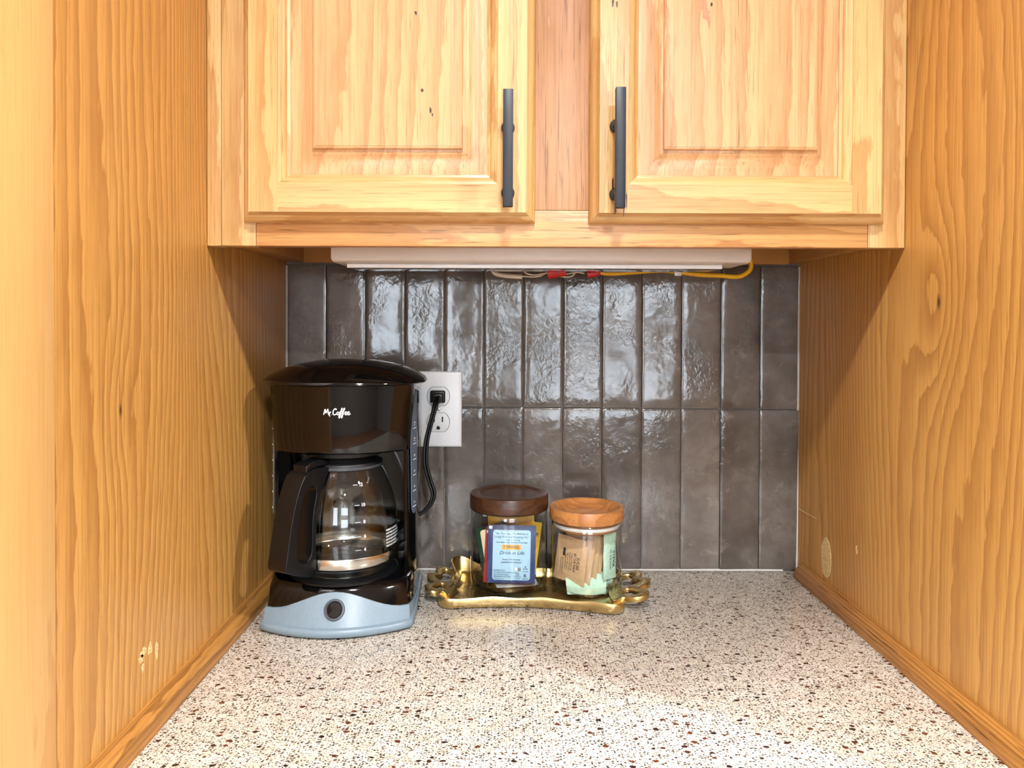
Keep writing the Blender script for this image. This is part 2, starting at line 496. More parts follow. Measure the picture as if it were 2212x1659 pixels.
M['tea_green'] = panel_paper('tea_wrapper_green', srgb(20, 56, 36), srgb(232, 214, 178), .028, .034, .004, .002, 0)
M['tea_red'] = paper('tea_wrapper_red', srgb(156, 22, 30))
M['tea_brown'] = paper('tea_wrapper_brown', srgb(72, 38, 26))
M['tea_gold'] = paper('tea_wrapper_gold', srgb(214, 158, 24), 0.35)
M['tea_yellow'] = paper('tea_wrapper_yellow', srgb(240, 190, 34), 0.4)
M['tea_white'] = paper('tea_wrapper_white', srgb(206, 212, 226), 0.4)
M['kraft'] = paper('kraft_paper', srgb(206, 168, 124), 0.75)
M['mint'] = paper('mint_paper', srgb(196, 232, 210), 0.7)
M['ink_blue'] = plain('blue_ink', srgb(38, 66, 120), 0.5, nscale=50, namt=0.03)
M['ink_black'] = plain('black_ink', srgb(40, 32, 28), 0.6, nscale=50, namt=0.03)
M['ink_green'] = plain('green_ink', srgb(34, 66, 46), 0.6, nscale=50, namt=0.03)
M['label_orange'] = plain('orange_print', srgb(240, 172, 66), 0.45, nscale=50, namt=0.03)
M['room_wall'] = plain('painted_wall', srgb(168, 164, 156), 0.8, nscale=6, namt=0.03)
M['room_ceiling'] = plain('painted_ceiling', srgb(226, 222, 214), 0.9, nscale=6, namt=0.02)
M['room_floor'] = wood('floor_boards', 'Y', srgb(150, 104, 66), srgb(96, 60, 34), srgb(130, 86, 52), seed=2.2)
M['frame_white'] = plain('window_paint', srgb(210, 208, 202), 0.5, nscale=20, namt=0.02)
def emit(name, col, st):
    t = NT(name)
    n = t.ss(t.noise(t.coord(), 1.6, 2.0), 0.3, 0.7, 0.85, 1.1)
    e = t.node('ShaderNodeEmission', Color=col, Strength=t.math('MULTIPLY', n, st))
    t.t.links.new(e.outputs[0], t.out.inputs[0])
    return t.m
M['daylight'] = emit('added_daylight_pane', (0.80, 0.90, 1.0, 1), 6.5)  # glow of the added windows behind the camera

# ------------------------------------------------------------------ the setting
XL, XR = -0.335, 0.445
def S(o): return tag(o, kind='structure')

RX0, RX1, RY0 = -2.2, 2.6, -3.5
S(box('floor', RX0, RX1, RY0, 0.03, FLOOR - .05, FLOOR, M['room_floor']))
S(box('ceiling', RX0, RX1, RY0, 0.03, CEIL, CEIL + .05, M['room_ceiling']))
S(box('wall_room_left', RX0 - .05, RX0, RY0, 0.03, FLOOR, CEIL, M['room_wall']))
S(box('wall_room_right', RX1, RX1 + .05, RY0, 0.03, FLOOR, CEIL, M['room_wall']))
S(box('wall_room_rear', RX0, RX1, RY0 - .05, RY0, FLOOR, CEIL, M['room_wall']))
wb = S(box('wall_back', RX0, RX1, 0.0065, 0.03, FLOOR, CEIL, M['grout']))
S(box('wall_left', XL - .019, XL, -.598, .0064, FLOOR, CEIL, M['oak_left']))
S(box('wall_right', XR, XR + .019, -.62, .0064, FLOOR, CEIL, M['oak_right']))
S(box('trim_1', XL - .019, XL + .0012, -.72, -.5985, FLOOR, CEIL, M['oak_solid'], bev=.0012))
S(box('wall_front_left', RX0, XL - .0195, -.62, -.60, FLOOR, CEIL, M['oak_front']))
S(box('wall_front_right', XR + .0195, RX1, -.62, -.60, FLOOR, CEIL, M['oak_front']))

# unseen windows added across the room, laid out for tile reflections and fill
def unseen_window(name, x0, x1, z0, z1, bars_z):
    f = bmesh.new()
    y0, y1 = RY0 - .01, RY0 + .03
    w = .05
    add_box(f, x0 - w, x0, y0, y1, z0 - w, z1 + w); add_box(f, x1, x1 + w, y0, y1, z0 - w, z1 + w)
    add_box(f, x0, x1, y0, y1, z1, z1 + w); add_box(f, x0, x1, y0, y1, z0 - w, z0)
    for (a, b) in bars_z: add_box(f, x0, x1, y0, y1, a, b)
    o = S(bm_obj(name, f, M['frame_white']))
    box('pane', x0, x1, RY0 + .004, RY0 + .008, z0, z1, M['daylight'], o)
unseen_window('added_window_1', -.92, -.40, -.05, .78, [])
unseen_window('added_window_2', 0.05, 0.92, -.15, .78, [(.20, .40)])

# quarter round along both sides of the counter
def quarter(name, xw, sgn, y0, y1, rad=.0165, tall=1.2):
    bm = bmesh.new()
    rings = []
    ys = [y0, y0 + .0015, y1 - .004, y1]
    sc = [.93, 1, 1, .86]
    for y, k in zip(ys, sc):
        rr = rad * k
        ring = [Vector((xw, y, 0.0002))]
        for q in range(9):
            a = math.pi / 2 * q / 8
            ring.append(Vector((xw + sgn * rr * math.cos(a), y, 0.0002 + rr * tall * math.sin(a))))
        rings.append(ring)
    loft(bm, rings)
    return S(bm_obj(name, bm, M['oak_trim'], smooth=35))
quarter('baseboard_left', XL + .0002, 1, -.63, -.012)
quarter('baseboard_right', XR - .0002, -1, -.62, -.022)

# counter
ct = box('countertop', XL + .0003, XR - .0003, -.635, .0062, -.038, 0.0, M['counter'], bev=.003)
tag(ct, 'speckled beige counter with dark brown flecks between the oak panels', 'countertop')

# wall tiles, one object each
COLS, PITCHX = 13, (XR - XL) / 13.0
def tile(ci, row):
    g = .0013
    x0 = XL + .0016 + ci * PITCHX * .9985 + g / 2
    x1 = x0 + PITCHX * .9985 - g
    xc = (x0 + x1) / 2
    zs = .2495 - .0055 * xc
    z0, z1 = (.0030, zs - g * .6) if row == 0 else (zs + g * .6, .4655)
    zc = (z0 + z1) / 2
    nx, nz = 7, 18
    sd = ci * 3.7 + row * 11.3
    verts, faces = [], []
    rx = random.uniform(-1, 1) * .018; rzt = random.uniform(-1, 1) * .0035
    us = [0, .02, .07] + [.07 + .86 * k / nx for k in range(1, nx)] + [.93, .98, 1]
    vs = [0, .005, .018] + [.018 + .964 * k / nz for k in range(1, nz)] + [.982, .995, 1]
    W, H = x1 - x0, z1 - z0
    for v in vs:
        for u in us:
            x, z = (u - .5) * W, (v - .5) * H
            e = min(min(u, 1 - u) * W, min(v, 1 - v) * H)
            pil = .0007 * max(0, 1 - e / .003) ** 2
            und = .0005 * noise.noise(Vector((x * 32 + sd, z * 13, sd))) + .00016 * noise.noise(Vector((x * 90 + sd, z * 50, sd * 2)))
            wx = .0004 * noise.noise(Vector((0, z * 60, sd + 5))) if u in (0, 1) else 0
            verts.append((x + wx, pil + und + x * rx + z * rzt, z))
    nu = len(us)
    for j in range(len(vs) - 1):
        for i in range(nu - 1):
            a = j * nu + i
            faces.append((a, a + 1, a + nu + 1, a + nu))
    # rim back to the wall
    loop = list(range(nu)) + [k * nu + nu - 1 for k in range(1, len(vs))] + [(len(vs) - 1) * nu + k for k in range(nu - 2, -1, -1)] + [k * nu for k in range(len(vs) - 2, 0, -1)]
    b0 = len(verts)
    for k in loop:
        verts.append((verts[k][0], .0062, verts[k][2]))
    for k in range(len(loop)):
        k2 = (k + 1) % len(loop)
        faces.append((loop[k], b0 + k, b0 + k2, loop[k2]))
    mesh('tile', verts, faces, M['tile'], wb, smooth=50, loc=(xc, 0.0, zc))
for row in (0, 1):
    for ci in range(COLS):
        tile(ci, row)
# caulk beads of the back wall
for nm, pts in (('caulk_bead', [(XL + .0235, .0015, .0018), (XR - .0225, .0015, .0018)]),
                ('caulk_bead', [(XR - .0012, .0015, .004), (XR - .0012, .0015, .464)]),
                ('caulk_bead', [(XL + .0012, .0015, .022), (XL + .0012, .0015, .464)])):
    bm = bmesh.new(); tube(bm, pts, .0019, 8); bm_obj(nm, bm, M['caulk'], wb, smooth=40)

# worn marks on the oak panels
def scuff(parent, side_x, cy, cz, ry, rz_, n=20, jag=0.1):
    vs = []
    for k in range(n):
        a = 2 * math.pi * k / n
        q = 1 + jag * noise.noise(Vector((math.cos(a) * 2 + cy * 40, math.sin(a) * 2, cz * 30)))
        vs.append(Vector((side_x, cy + ry * q * math.cos(a), cz + rz_ * q * math.sin(a))))
    n0 = len(vs)
    sg = 1 if side_x < 0 else -1
    top = [v + Vector((sg * .0003, 0, 0)) for v in vs]
    faces = [tuple(range(n0, 2 * n0))] + [(k, (k + 1) % n0, n0 + (k + 1) % n0, n0 + k) for k in range(n0)]
    return mesh('scuff_mark', vs + top, faces, M['scuff'], parent)
wl, wr = bpy.data.objects['wall_left'], bpy.data.objects['wall_right']
def on_side(x, y, X):
    Z = X * FPX / (x - VPX)
    return CAMY + Z, CAMZ - (y - VPY) * Z / FPX
y_, z_ = on_side(1789, 1204, XR); scuff(wr, XR, y_, z_, .0165, .028, 28, .06)
for (a, b, ry, rz_) in [(308, 1415, .006, .004), (322, 1408, .004, .005), (336, 1412, .003, .007), (303, 1430, .004, .004), (306, 1450, .002, .004)]:
    y_, z_ = on_side(a, b, XL); scuff(wl, XL, y_, z_, ry, rz_, 14, .9)
y_, z_ = on_side(1855, 1188, XR); scuff(wr, XR, y_, z_, .002, .006, 10, .9)
for (a, b, c, d, X, par) in [(1727, 1097, 1768, 1120, XR, wr)]:
    ya, za = on_side(a, b, X); yb, zb = on_side(c, d, X)
    sg = -1
    bm = bmesh.new()
    tube(bm, [(X, ya, za), (X, (ya + yb) / 2, (za + zb) / 2 - .0006), (X, yb, zb)], [.0006, .0005, .0003], 6)
    bm_obj('scratch', bm, M['scuff'], par)

# ------------------------------------------------------------------ wall cabinet
FY = CAMY + 0.860                       # face frame front
CO = Vector((0.055, FY, 0.4625))
cabt = thing('wall_cabinet', 'light hickory wall cabinet with two raised panel doors above the counter', 'cabinet', CO)
def cpart(name, x0, x1, y0, y1, z0, z1, mat, bev=.0006):
    return box(name, x0, x1, y0, y1, z0, z1, mat, cabt, bev, off=CO)
CT = 1.224
FB = FY + .019
cpart('filler_strip', XL + .0008, -.3188, FY - .0006, FB, .4622, CT, M['hick_v'])
cpart('stile', -.3183, -.2802, FY, FB, .4625, CT, M['hick_v'])
cpart('stile', .4032, XR - .0008, FY, FB, .4625, CT, M['hick_v'])
cpart('stile', .022, .100, FY, FB, .5032, CT, M['hick_rose'])
cpart('bottom_rail', -.2798, .4028, FY, FB, .4625, .5028, M['hick_rail'])
cpart('top_rail', -.2798, .4028, FY, FB, 1.18, CT, M['hick_h'])
cpart('side_panel', XL + .0008, -.303, FB + .0003, -.002, .4685, CT, M['cab_inside'])
cpart('side_panel', .4215, XR - .0008, FB + .0003, -.002, .4685, CT, M['cab_inside'])
cpart('bottom_panel', -.3028, .4213, FB + .0003, -.0205, .492, .504, M['cab_inside'])
cpart('back_rail', -.3028, .4213, -.020, -.002, .4668, .56, M['cab_inside'])
cpart('top_panel', -.3028, .4213, FB + .0003, -.002, CT - .012, CT, M['cab_inside'])

YD0 = FY - .0005                       # door back
def door(x0, x1, z0, z1, knob_x, knob_z, base_x=None):
    d = bpy.data.objects.new('door', None); d.empty_display_size = .02
    d.location = Vector((x0, YD0, z0)) - CO
    link(d, cabt)
    ox, oy, oz = x0, YD0, z0
    w, wb_ = .053, .052
    T = .0195
    lip = [(0, 0), (0, .005), (.0016, .0085), (.0040, .0105), (.0062, .0115), (.0072, .0130), (.0088, .0160), (.0096, .0170), (.0096, T)]
    stick = [(-.0115, T), (-.0112, T - .0012), (-.0085, T - .0022), (-.0055, T - .0040), (-.0035, T - .0065), (-.0034, T - .0085), (0, T - .0095)]
    L, Hh = x1 - x0, z1 - z0
    lw = lip[-1][0]; sw = .0115
    def member(name, mat, pts_of):
        verts, faces = [], []
        for quad in pts_of:
            b = len(verts); verts.extend(quad); faces.append((b, b + 1, b + 2, b + 3))
        bm = bmesh.new()
        me = bpy.data.meshes.new('tmp'); me.from_pydata(verts, [], faces); bm.from_mesh(me); bpy.data.meshes.remove(me)
        bmesh.ops.remove_doubles(bm, verts=bm.verts, dist=1e-6)
        return bm_obj(name, bm, mat, d, smooth=38)
    def strips(kind):
        q = []
        W_ = w if kind in 'lr' else wb_
        prof = [(dd, yy, 'lip') for dd, yy in lip] + [(W_ + dd, yy, 'st') for dd, yy in stick]
        for (d0, y0, k0), (d1, y1, k1) in zip(prof[:-1], prof[1:]):
            def rng(dd, k):
                if kind in 'lr':
                    if k == 'lip': return dd, Hh - dd
                    if k == 'flat': return lw, Hh - lw
                    return wb_ - (w - dd), Hh - (wb_ - (w - dd))
                else:
                    if k == 'lip': return dd, L - dd
                    if k == 'flat': return w - sw, L - w + sw
                    return w - (wb_ - dd), L - (w - (wb_ - dd))
            kk = 'flat' if k0 != k1 else k0
            a0, b0 = rng(d0, kk); a1, b1 = rng(d1, kk)
            if kind == 'l': q.append([(d0, -y0, a0), (d1, -y1, a1), (d1, -y1, b1), (d0, -y0, b0)])
            if kind == 'r': q.append([(L - d0, -y0, a0), (L - d0, -y0, b0), (L - d1, -y1, b1), (L - d1, -y1, a1)])
            if kind == 'b': q.append([(a0, -y0, d0), (b0, -y0, d0), (b1, -y1, d1), (a1, -y1, d1)])
            if kind == 't': q.append([(a0, -y0, Hh - d0), (a1, -y1, Hh - d1), (b1, -y1, Hh - d1), (b0, -y0, Hh - d0)])
        # back
        if kind == 'l': q.append([(0, 0, 0), (0, 0, Hh), (w, 0, Hh), (w, 0, 0)])
        if kind == 'r': q.append([(L, 0, 0), (L - w, 0, 0), (L - w, 0, Hh), (L, 0, Hh)])
        if kind == 'b': q.append([(w, 0, 0), (w, 0, wb_), (L - w, 0, wb_), (L - w, 0, 0)])
        if kind == 't': q.append([(w, 0, Hh), (L - w, 0, Hh), (L - w, 0, Hh - wb_), (w, 0, Hh - wb_)])
        return q
    member('stile', M['hick_v'], strips('l')); member('stile', M['hick_v'], strips('r'))
    member('rail', M['hick_h'], strips('b')); member('rail', M['hick_h'], strips('t'))
    # raised panel
    pp = [(-.002, .0085), (.005, .0088), (.010, .0095), (.016, .0115), (.021, .0140), (.0245, .0158), (.0262, .0162), (.0262, .0178), (.0272, .0192), (.0290, .0200), (.0296, .0200), (.0296, .0204)]
    bm = bmesh.new()
    rings = []
    for e, yy in pp:
        ax, bx_, az, bz = w + e, L - w - e, wb_ + e, Hh - wb_ - e
        rings.append([Vector((ax, -yy, az)), Vector((bx_, -yy, az)), Vector((bx_, -yy, bz)), Vector((ax, -yy, bz))])
    loft(bm, rings, False, True)
    bm_obj('raised_panel', bm, M['hick_panel'], d, smooth=30)
    # bar pull
    bm = bmesh.new()
    hx = knob_x - ox
    hz0, hz1 = knob_z[0] - oz, knob_z[1] - oz
    yb = -.0545
    add_box(bm, hx - .0053, hx + .0053, yb, yb + .0085, hz0, hz1, .0007, 2)
    for pz in (hz0 + .0195, hz1 - .0325):
        b2 = bmesh.new(); lathe(b2, [(0, 0), (.0073, 0), (.0073, .0028), (.0064, .0042), (.0046, .0046), (.0042, .028), (.0042, .034)], 24)
        for v in b2.verts: v.co = Vector((hx + v.co.x, -T - v.co.z + .0001, pz + v.co.y))
        tmp = bpy.data.meshes.new('t'); b2.to_mesh(tmp); b2.free(); bm.from_mesh(tmp); bpy.data.meshes.remove(tmp)
    o = bm_obj('bar_handle', bm, M['matte_black'], d, smooth=35)
    return d
M['knot'] = plain('dark_knot', srgb(70, 40, 28), 0.4, nscale=900, namt=0.4)
M['knot_rose'] = plain('rosy_knot', srgb(206, 138, 104), 0.35, nscale=500, namt=0.15)
def knot_mark(d, x, y, rx, rz_, mat='knot', jag=.8, lean=0.0, Z=.8391):
    p = px(x, y, Z)
    cx, cz = p.x - CO.x - d.location.x, p.z - CO.z - d.location.z
    yy = CAMY + Z - CO.y - d.location.y
    vs = []
    for k in range(16):
        a = 2 * math.pi * k / 16
        q = 1 + jag * noise.noise(Vector((math.cos(a) * 1.7 + x, math.sin(a) * 1.7, y)))
        vs.append(Vector((cx + rx * q * math.cos(a) + lean * rz_ * math.sin(a), yy, cz + rz_ * q * math.sin(a))))
    fr_ = [v - Vector((0, .0002, 0)) for v in vs]
    bk = [v + Vector((0, .0012, 0)) for v in vs]
    mesh('knot', fr_ + bk, [tuple(range(16))] + [(k, (k + 1) % 16, 16 + (k + 1) % 16, 16 + k) for k in range(16)], M[mat], d)
dx = lambda x: (x - VPX) * .845 / FPX
ha = lambda y: CAMZ - (y - VPY) * .786 / FPX
dl = door(dx(521), dx(1155), .488, 1.20, (1096 - VPX) * .786 / FPX, (ha(440), ha(181)))
dr = door(dx(1273), dx(1915), .488, 1.20, (1345 - VPX) * .786 / FPX, (ha(442), ha(176)))

for a in ((897, 32, .0012, .0024), (911, 198, .0014, .0020), (929, 242, .0011, .0032), (933, 250, .0008, .0016)): knot_mark(dl, *a)
for a in ((1322, 400, .0007, .0100), (1328, 448, .0009, .0070), (1352, 430, .0006, .0090), (1346, 454, .0007, .0050), (1320, 8, .0010, .0045), (1329, 12, .0009, .0035)): knot_mark(dr, *a, Z=.8399)
knot_mark(dr, 1520, 30, .0050, .0140, 'knot_rose', 1.2, -.25); knot_mark(dr, 1532, 12, .0012, .0022)

# under-cabinet lamp
LX0, LX1 = (714 - VPX) * .93 / FPX, (1623 - VPX) * .93 / FPX
LY0, LY1, LZ = CAMY + .93, CAMY + 1.02, .4516
LO = Vector(((LX0 + LX1) / 2, LY0, LZ))
lamp = thing('under_cabinet_light', 'white enamel under-cabinet light fixture behind the bottom rail', 'light fixture', LO)
bm = bmesh.new()
prof = [(LY0, .4918), (LY0, LZ + .0025), (LY0 + .0025, LZ), (LY0 + .012, LZ - .001), (LY1 - .006, LZ - .001), (LY1, LZ + .004), (LY1, .4918)]
rings = []
for x in (LX0, LX0 + .002, LX1 - .002, LX1):
    s_ = .0015 if x in (LX0, LX1) else 0
    rings.append([Vector((x, y + (s_ if k < 3 else -s_ if k > 4 else 0), z + (s_ if 0 < k < 6 else 0))) - LO for k, (y, z) in enumerate(prof)])
loft(bm, rings)
bm_obj('housing', bm, M['fixture'], lamp, smooth=40)
box('lens', LX0 + .016, LX1 - .03, LY0 + .030, LY1 - .002, LZ - .0062, LZ - .0012, M['lens'], lamp, .0015, off=LO)
box('lens_rim', LX0 + .014, LX1 - .028, LY0 + .0275, LY0 + .0298, LZ - .0062, LZ - .0012, M['plate_white'], lamp, .0006, off=LO)

# loose wiring behind the lamp
def wpts(lst, Z): return [px(a, b + 6, Z + (c if len(t) > 2 else 0)) for t in lst for a, b, c in [t if len(t) > 2 else (t[0], t[1], 0)]]
def wire(name, lst, Z, r, mat, parent=None, sx=1.0, n=6):
    bm = bmesh.new(); tube(bm, catmull(wpts(lst, Z), n), r, 8, sx)
    return bm_obj(name, bm, mat, parent, smooth=50)
yc = wire('electrical_cable', [(1618, 548), (1621, 570), (1612, 582), (1592, 590), (1555, 588), (1510, 586), (1470, 581), (1430, 577), (1380, 580), (1330, 584), (1300, 583), (1270, 576), (1250, 571)],
          1.10, .0034, M['cable_yellow'], sx=1.0)
tag(yc, 'flat yellow electrical cable sagging behind the under-cabinet light', 'cable')
wc = wire('electrical_cable', [(1062, 560), (1064, 578), (1072, 586), (1095, 590), (1127, 592)], 1.09, .0034, M['cable_white'])
tag(wc, 'off-white sheathed cable hanging behind the under-cabinet light with stripped end', 'cable')
for k, pts in enumerate([[(1122, 592), (1132, 591), (1150, 592), (1166, 590), (1178, 584), (1190, 581)],
                         [(1128, 566), (1130, 578), (1138, 585), (1155, 588), (1172, 585), (1190, 583)],
                         [(1180, 580), (1215, 586), (1245, 582), (1262, 584)],
                         [(1205, 590), (1225, 592), (1238, 588), (1246, 574)]]):
    w_ = wire('wire', pts, 1.09, .0011, M['cable_white'] if k != 3 else M['cable_white'], wc)
for (a, b, c, d, nm) in [(1182, 568, 1221, 594, 'red wire connector nearest the stripped white cable'), (1268, 574, 1296, 592, 'red wire connector beside the yellow cable')]:
    p0, p1 = px(a, b + 6, 1.086), px(c, d + 6, 1.086)
    bm = bmesh.new()
    zc = (p0.z + p1.z) / 2
    rr = (p0.z - p1.z) / 2
    ring = []
    tube(bm, [(p0.x, p0.y + .002, zc - .0015), (p0.x + .003, p0.y + .002, zc - .001), (p1.x - .003, p0.y + .002, zc + .0008), (p1.x, p0.y + .002, zc + .0012)],
         [rr * .95, rr, rr * .82, rr * .75], 12, .6)
    o = bm_obj('wire_connector', bm, M['red_tape'], smooth=45)
    tag(o, nm, 'wire connector')
bm = bmesh.new()
pc = px(1464, 586, 1.092)
add_box(bm, pc.x - .013, pc.x + .013, pc.y - .004, pc.y + .003, pc.z - .0005, pc.z + .0035, .0008)
add_box(bm, pc.x - .006, pc.x + .004, pc.y - .005, pc.y - .0035, pc.z - .006, pc.z + .004, .0004)
tag(bm_obj('cable_clip', bm, M['plate_white'], smooth=40), 'small white plastic clip holding up the yellow cable', 'clip')

# ------------------------------------------------------------------ wall outlet
OX, OZ = (948 - VPX) * CAMY * -1 / FPX, CAMZ - (884 - VPY) * 1.167 / FPX
out = thing('wall_outlet', 'white duplex wall outlet with black plug, behind the coffee maker', 'outlet', (OX, -.0012, OZ))
bm = bmesh.new()
PW, PH = .0352, .0573
rings = []
for (e, y) in ((0, .0015), (0, -.0018), (.0012, -.0036), (.0035, -.0048), (.0045, -.0050)):
    rings.append([Vector((-PW + e, y, -PH + e)), Vector((PW - e, y, -PH + e)), Vector((PW - e, y, PH - e)), Vector((-PW + e, y, PH - e))])
loft(bm, rings)
bm_obj('face_plate', bm, M['plate_white'], out, smooth=25)
def stadium(hw, r):
    pts = []
    h = .0142
    for k in range(40):
        a = 2 * math.pi * k / 40
        pts.append((max(-9, r * math.cos(a)), max(-h, min(h, r * math.sin(a)))))
    return pts
for s_, zc in ((1, .0196), (-1, -.0196)):
    bm = bmesh.new()
    plate(bm, [(p[0] * 1.025, p[1] * 1.03) for p in stadium(0, .0172)], [], .0006, lambda u, v, w, zc=zc: Vector((u, -.0050 + w, zc + v)))
    bm_obj('socket_gap', bm, M['grey_dark'], out)
    bm = bmesh.new()
    plate(bm, stadium(0, .0170), [], .0022, lambda u, v, w, zc=zc: Vector((u, -.0048 + w, zc + v)), .0004)
    so = bm_obj('socket', bm, M['socket_white'], out, smooth=30)
    for xs in (-.0063, .0063):
        bm = bmesh.new(); add_box(bm, xs - .0011, xs + .0011, -.00605, -.0045, zc + .0005, zc + .0085)
        bm_obj('slot', bm, M['dark'], so)
    bm = bmesh.new()
    hp = [(.0026 * math.cos(math.pi * k / 8), .0026 * math.sin(math.pi * k / 8)) for k in range(9)] + [(-.0026, -.0026), (.0026, -.0026)]
    plate(bm, hp, [], .0016, lambda u, v, w, zc=zc: Vector((u, -.0053 + w, zc - .0082 + v)))
    bm_obj('ground_hole', bm, M['dark'], so)
bm = bmesh.new()
lathe(bm, [(0, .0018), (.0022, .0014), (.0032, 0)], 20)
for v in bm.verts: v.co = Vector((v.co.x, -.0049 - v.co.z, v.co.y))
sc_ = bm_obj('screw', bm, M['screw'], out, smooth=40)
bm = bmesh.new()
plate(bm, [(-.003, -.0004), (.003, -.0004), (.003, .0004), (-.003, .0004)], [], .0006, lambda u, v, w: Vector((u * .8 + v * .6, -.0067 + w, -u * .6 + v * .8)))
bm_obj('screw_slot', bm, M['dark'], sc_)

# ------------------------------------------------------------------ coffee maker
KX, KY, KR = -0.206, CAMY + .908, R(3.0)
mk = thing('coffee_maker', 'black drip coffee maker with grey-blue base, beside the left oak panel', 'coffee maker', (KX, KY, 0), KR)
KM = Matrix.Translation((KX, KY, 0)) @ Matrix.Rotation(KR, 4, 'Z')
KI = KM.inverted()

def outline(hwf, yf, bow, hws, ys, yb, nf=18, rc=.012):
    """plan: bowed front from -hwf..hwf, chamfer to the side (hws, ys), rounded back corners; counter-clockwise from front left"""
    p = []
    for k in range(nf + 1):
        x = -hwf + 2 * hwf * k / nf
        p.append((x, yf + bow * (x / hwf) ** 2))
    p.append((hwf + (hws - hwf) * .35, yf + bow + (ys - yf - bow) * .22))
    p.append((hws - (hws - hwf) * .1, ys - (ys - yf - bow) * .18))
    p.append((hws, ys)); p.append((hws, (ys + yb) / 2))
    for k in range(5):
        a = math.pi / 2 * k / 4
        p.append((hws - rc + rc * math.cos(a), yb - rc + rc * math.sin(a)))
    q = [(-x, y) for x, y in p[nf + 1:]][::-1]
    return p + q
BW = dict(hws=.0925, ys=.085, yb=.214)
def base_ring(z, grow=0.0):
    t = max(0.0, min(1.0, z / .055))
    hwf = .0880 - .004 * t + grow
    yf = .002 + .026 * t - grow
    return [Vector((x, y, z)) for x, y in outline(hwf, yf, .030 - .004 * t, .0915 - .001 * t + grow, .075 + .01 * t, .214 + grow)]
bm = bmesh.new()
loft(bm, [base_ring(z) for z in (.004, .02, .036, .048)] + [[Vector((v.x * .985, v.y + (.0016 if v.y < .1 else -.0016), .0545)) for v in base_ring(.055)], [Vector((v.x * .96, v.y + (.004 if v.y < .1 else -.004), .0558)) for v in base_ring(.055)]])
bm_obj('base', bm, M['black_gloss'], mk, smooth=40)
# grey fascia wrapping the front and the sides
NF = 18
ring0 = base_ring(0)
idx = [k for k, v in enumerate(ring0) if v.y < .150]
order = [k for k in range(len(ring0)) if ring0[k].y < .158 and k <= NF + 5]
left = [k for k in range(len(ring0)) if k > NF + 5 and ring0[k].y < .158]
order = left + order
def ztop(v):
    if v.y < .045 and abs(v.x) < .0885:
        return .0265 + .0225 * (.5 + .5 * math.cos(math.pi * min(1, abs(v.x) / .088)))
    return max(.009, .0265 - .0155 * (v.y - .03) / .12)
bm = bmesh.new()
cols = []
nz = 8
for k in order:
    zt = ztop(ring0[k])
    col = []
    for j in range(nz + 1):
        z = .011 + (zt - .011) * j / nz
        col.append(bm.verts.new(base_ring(z, .0022)[k]))
    z = zt
    col.append(bm.verts.new(base_ring(zt, .0002)[k]))
    cols.append(col)
for a, b in zip(cols[:-1], cols[1:]):
    for j in range(nz + 1):
        bm.faces.new((a[j], b[j], b[j + 1], a[j + 1]))
bm_obj('fascia', bm, M['grey_plastic'], mk, smooth=40)
bm = bmesh.new()
def pl(z, g): return [Vector((v.x, v.y, z)) for v in base_ring(0, g)]
loft(bm, [pl(.002, .0025), pl(.0035, .0040), pl(.0085, .0045), pl(.0105, .0036), pl(.0118, .0024)])
bm_obj('plinth', bm, M['grey_plastic'], mk, smooth=50)
for (fx, fy) in ((-.066, .03), (.066, .03), (-.066, .19), (.066, .19)):
    box('foot', fx - .012, fx + .012, fy - .008, fy + .008, 0.0, .003, M['grey_dark'], mk, .0006)
# rocker switch
def on_fascia(u, v, lift):
    x, z = u, v
    t = z / .055
    hwf = .088 - .004 * t + .0022
    y = .002 + .026 * t - .0022 + (.030 - .004 * t) * (x / hwf) ** 2
    nrm = Vector((0, -.9, .43)).normalized()
    return Vector((x, y, z)) + nrm * lift
BXC, BZC = .0005, .0305
bm = bmesh.new(); lathe(bm, [(.0125, -.002), (.0125, .0012), (.0118, .0022), (.0102, .0022), (.0096, .0008), (0, .0008)], 36)
for v in bm.verts: v.co = on_fascia(BXC + v.co.x, BZC + v.co.y * .92, v.co.z)
sw = bm_obj('switch', bm, M['grey_dark'], mk, smooth=40)
bm = bmesh.new(); lathe(bm, [(.0094, 0), (.0094, .0016), (.0085, .0024), (0, .0022)], 36)
for v in bm.verts: v.co = on_fascia(BXC + v.co.x, BZC + v.co.y * .92, v.co.z + (.0012 * v.co.x / .009 if v.co.z > .001 else 0))
bm_obj('rocker', bm, M['black_satin'], sw, smooth=40)
# warming plate
CYL = .0945
bm = bmesh.new(); lathe(bm, [(0, .0545), (.070, .0545), (.0705, .0572), (.0685, .0582), (.066, .0575), (0, .0572)], 48, (0, CYL, 0))
bm_obj('warming_plate', bm, M['black_satin'], mk, smooth=40)
# tower: U shaped columns
def tower_ring(z, inset=0.0):
    hw = .0935 - inset
    p = [(.0785, .168), (.0785, .077), (.0798, .0722), (.0833, .0706), (hw - .0011, .0998), (hw, .106), (hw, .150), (hw, .206), (hw - .006, .214)]
    q = [(-x, y) for x, y in p][::-1]
    return [Vector((x, y, z)) for x, y in p + q]
bm = bmesh.new()
rings = [tower_ring(z, i) for z, i in ((.050, -.0005), (.075, .0005), (.14, .0012), (.222, 0))]
vs = [[bm.verts.new(p) for p in r] for r in rings]
n = len(vs[0])
for a, b in zip(vs[:-1], vs[1:]):
    for k in range(n):
        bm.faces.new((a[k], a[(k + 1) % n], b[(k + 1) % n], b[k]))
bm_obj('tower', bm, M['black_gloss'], mk, smooth=30)
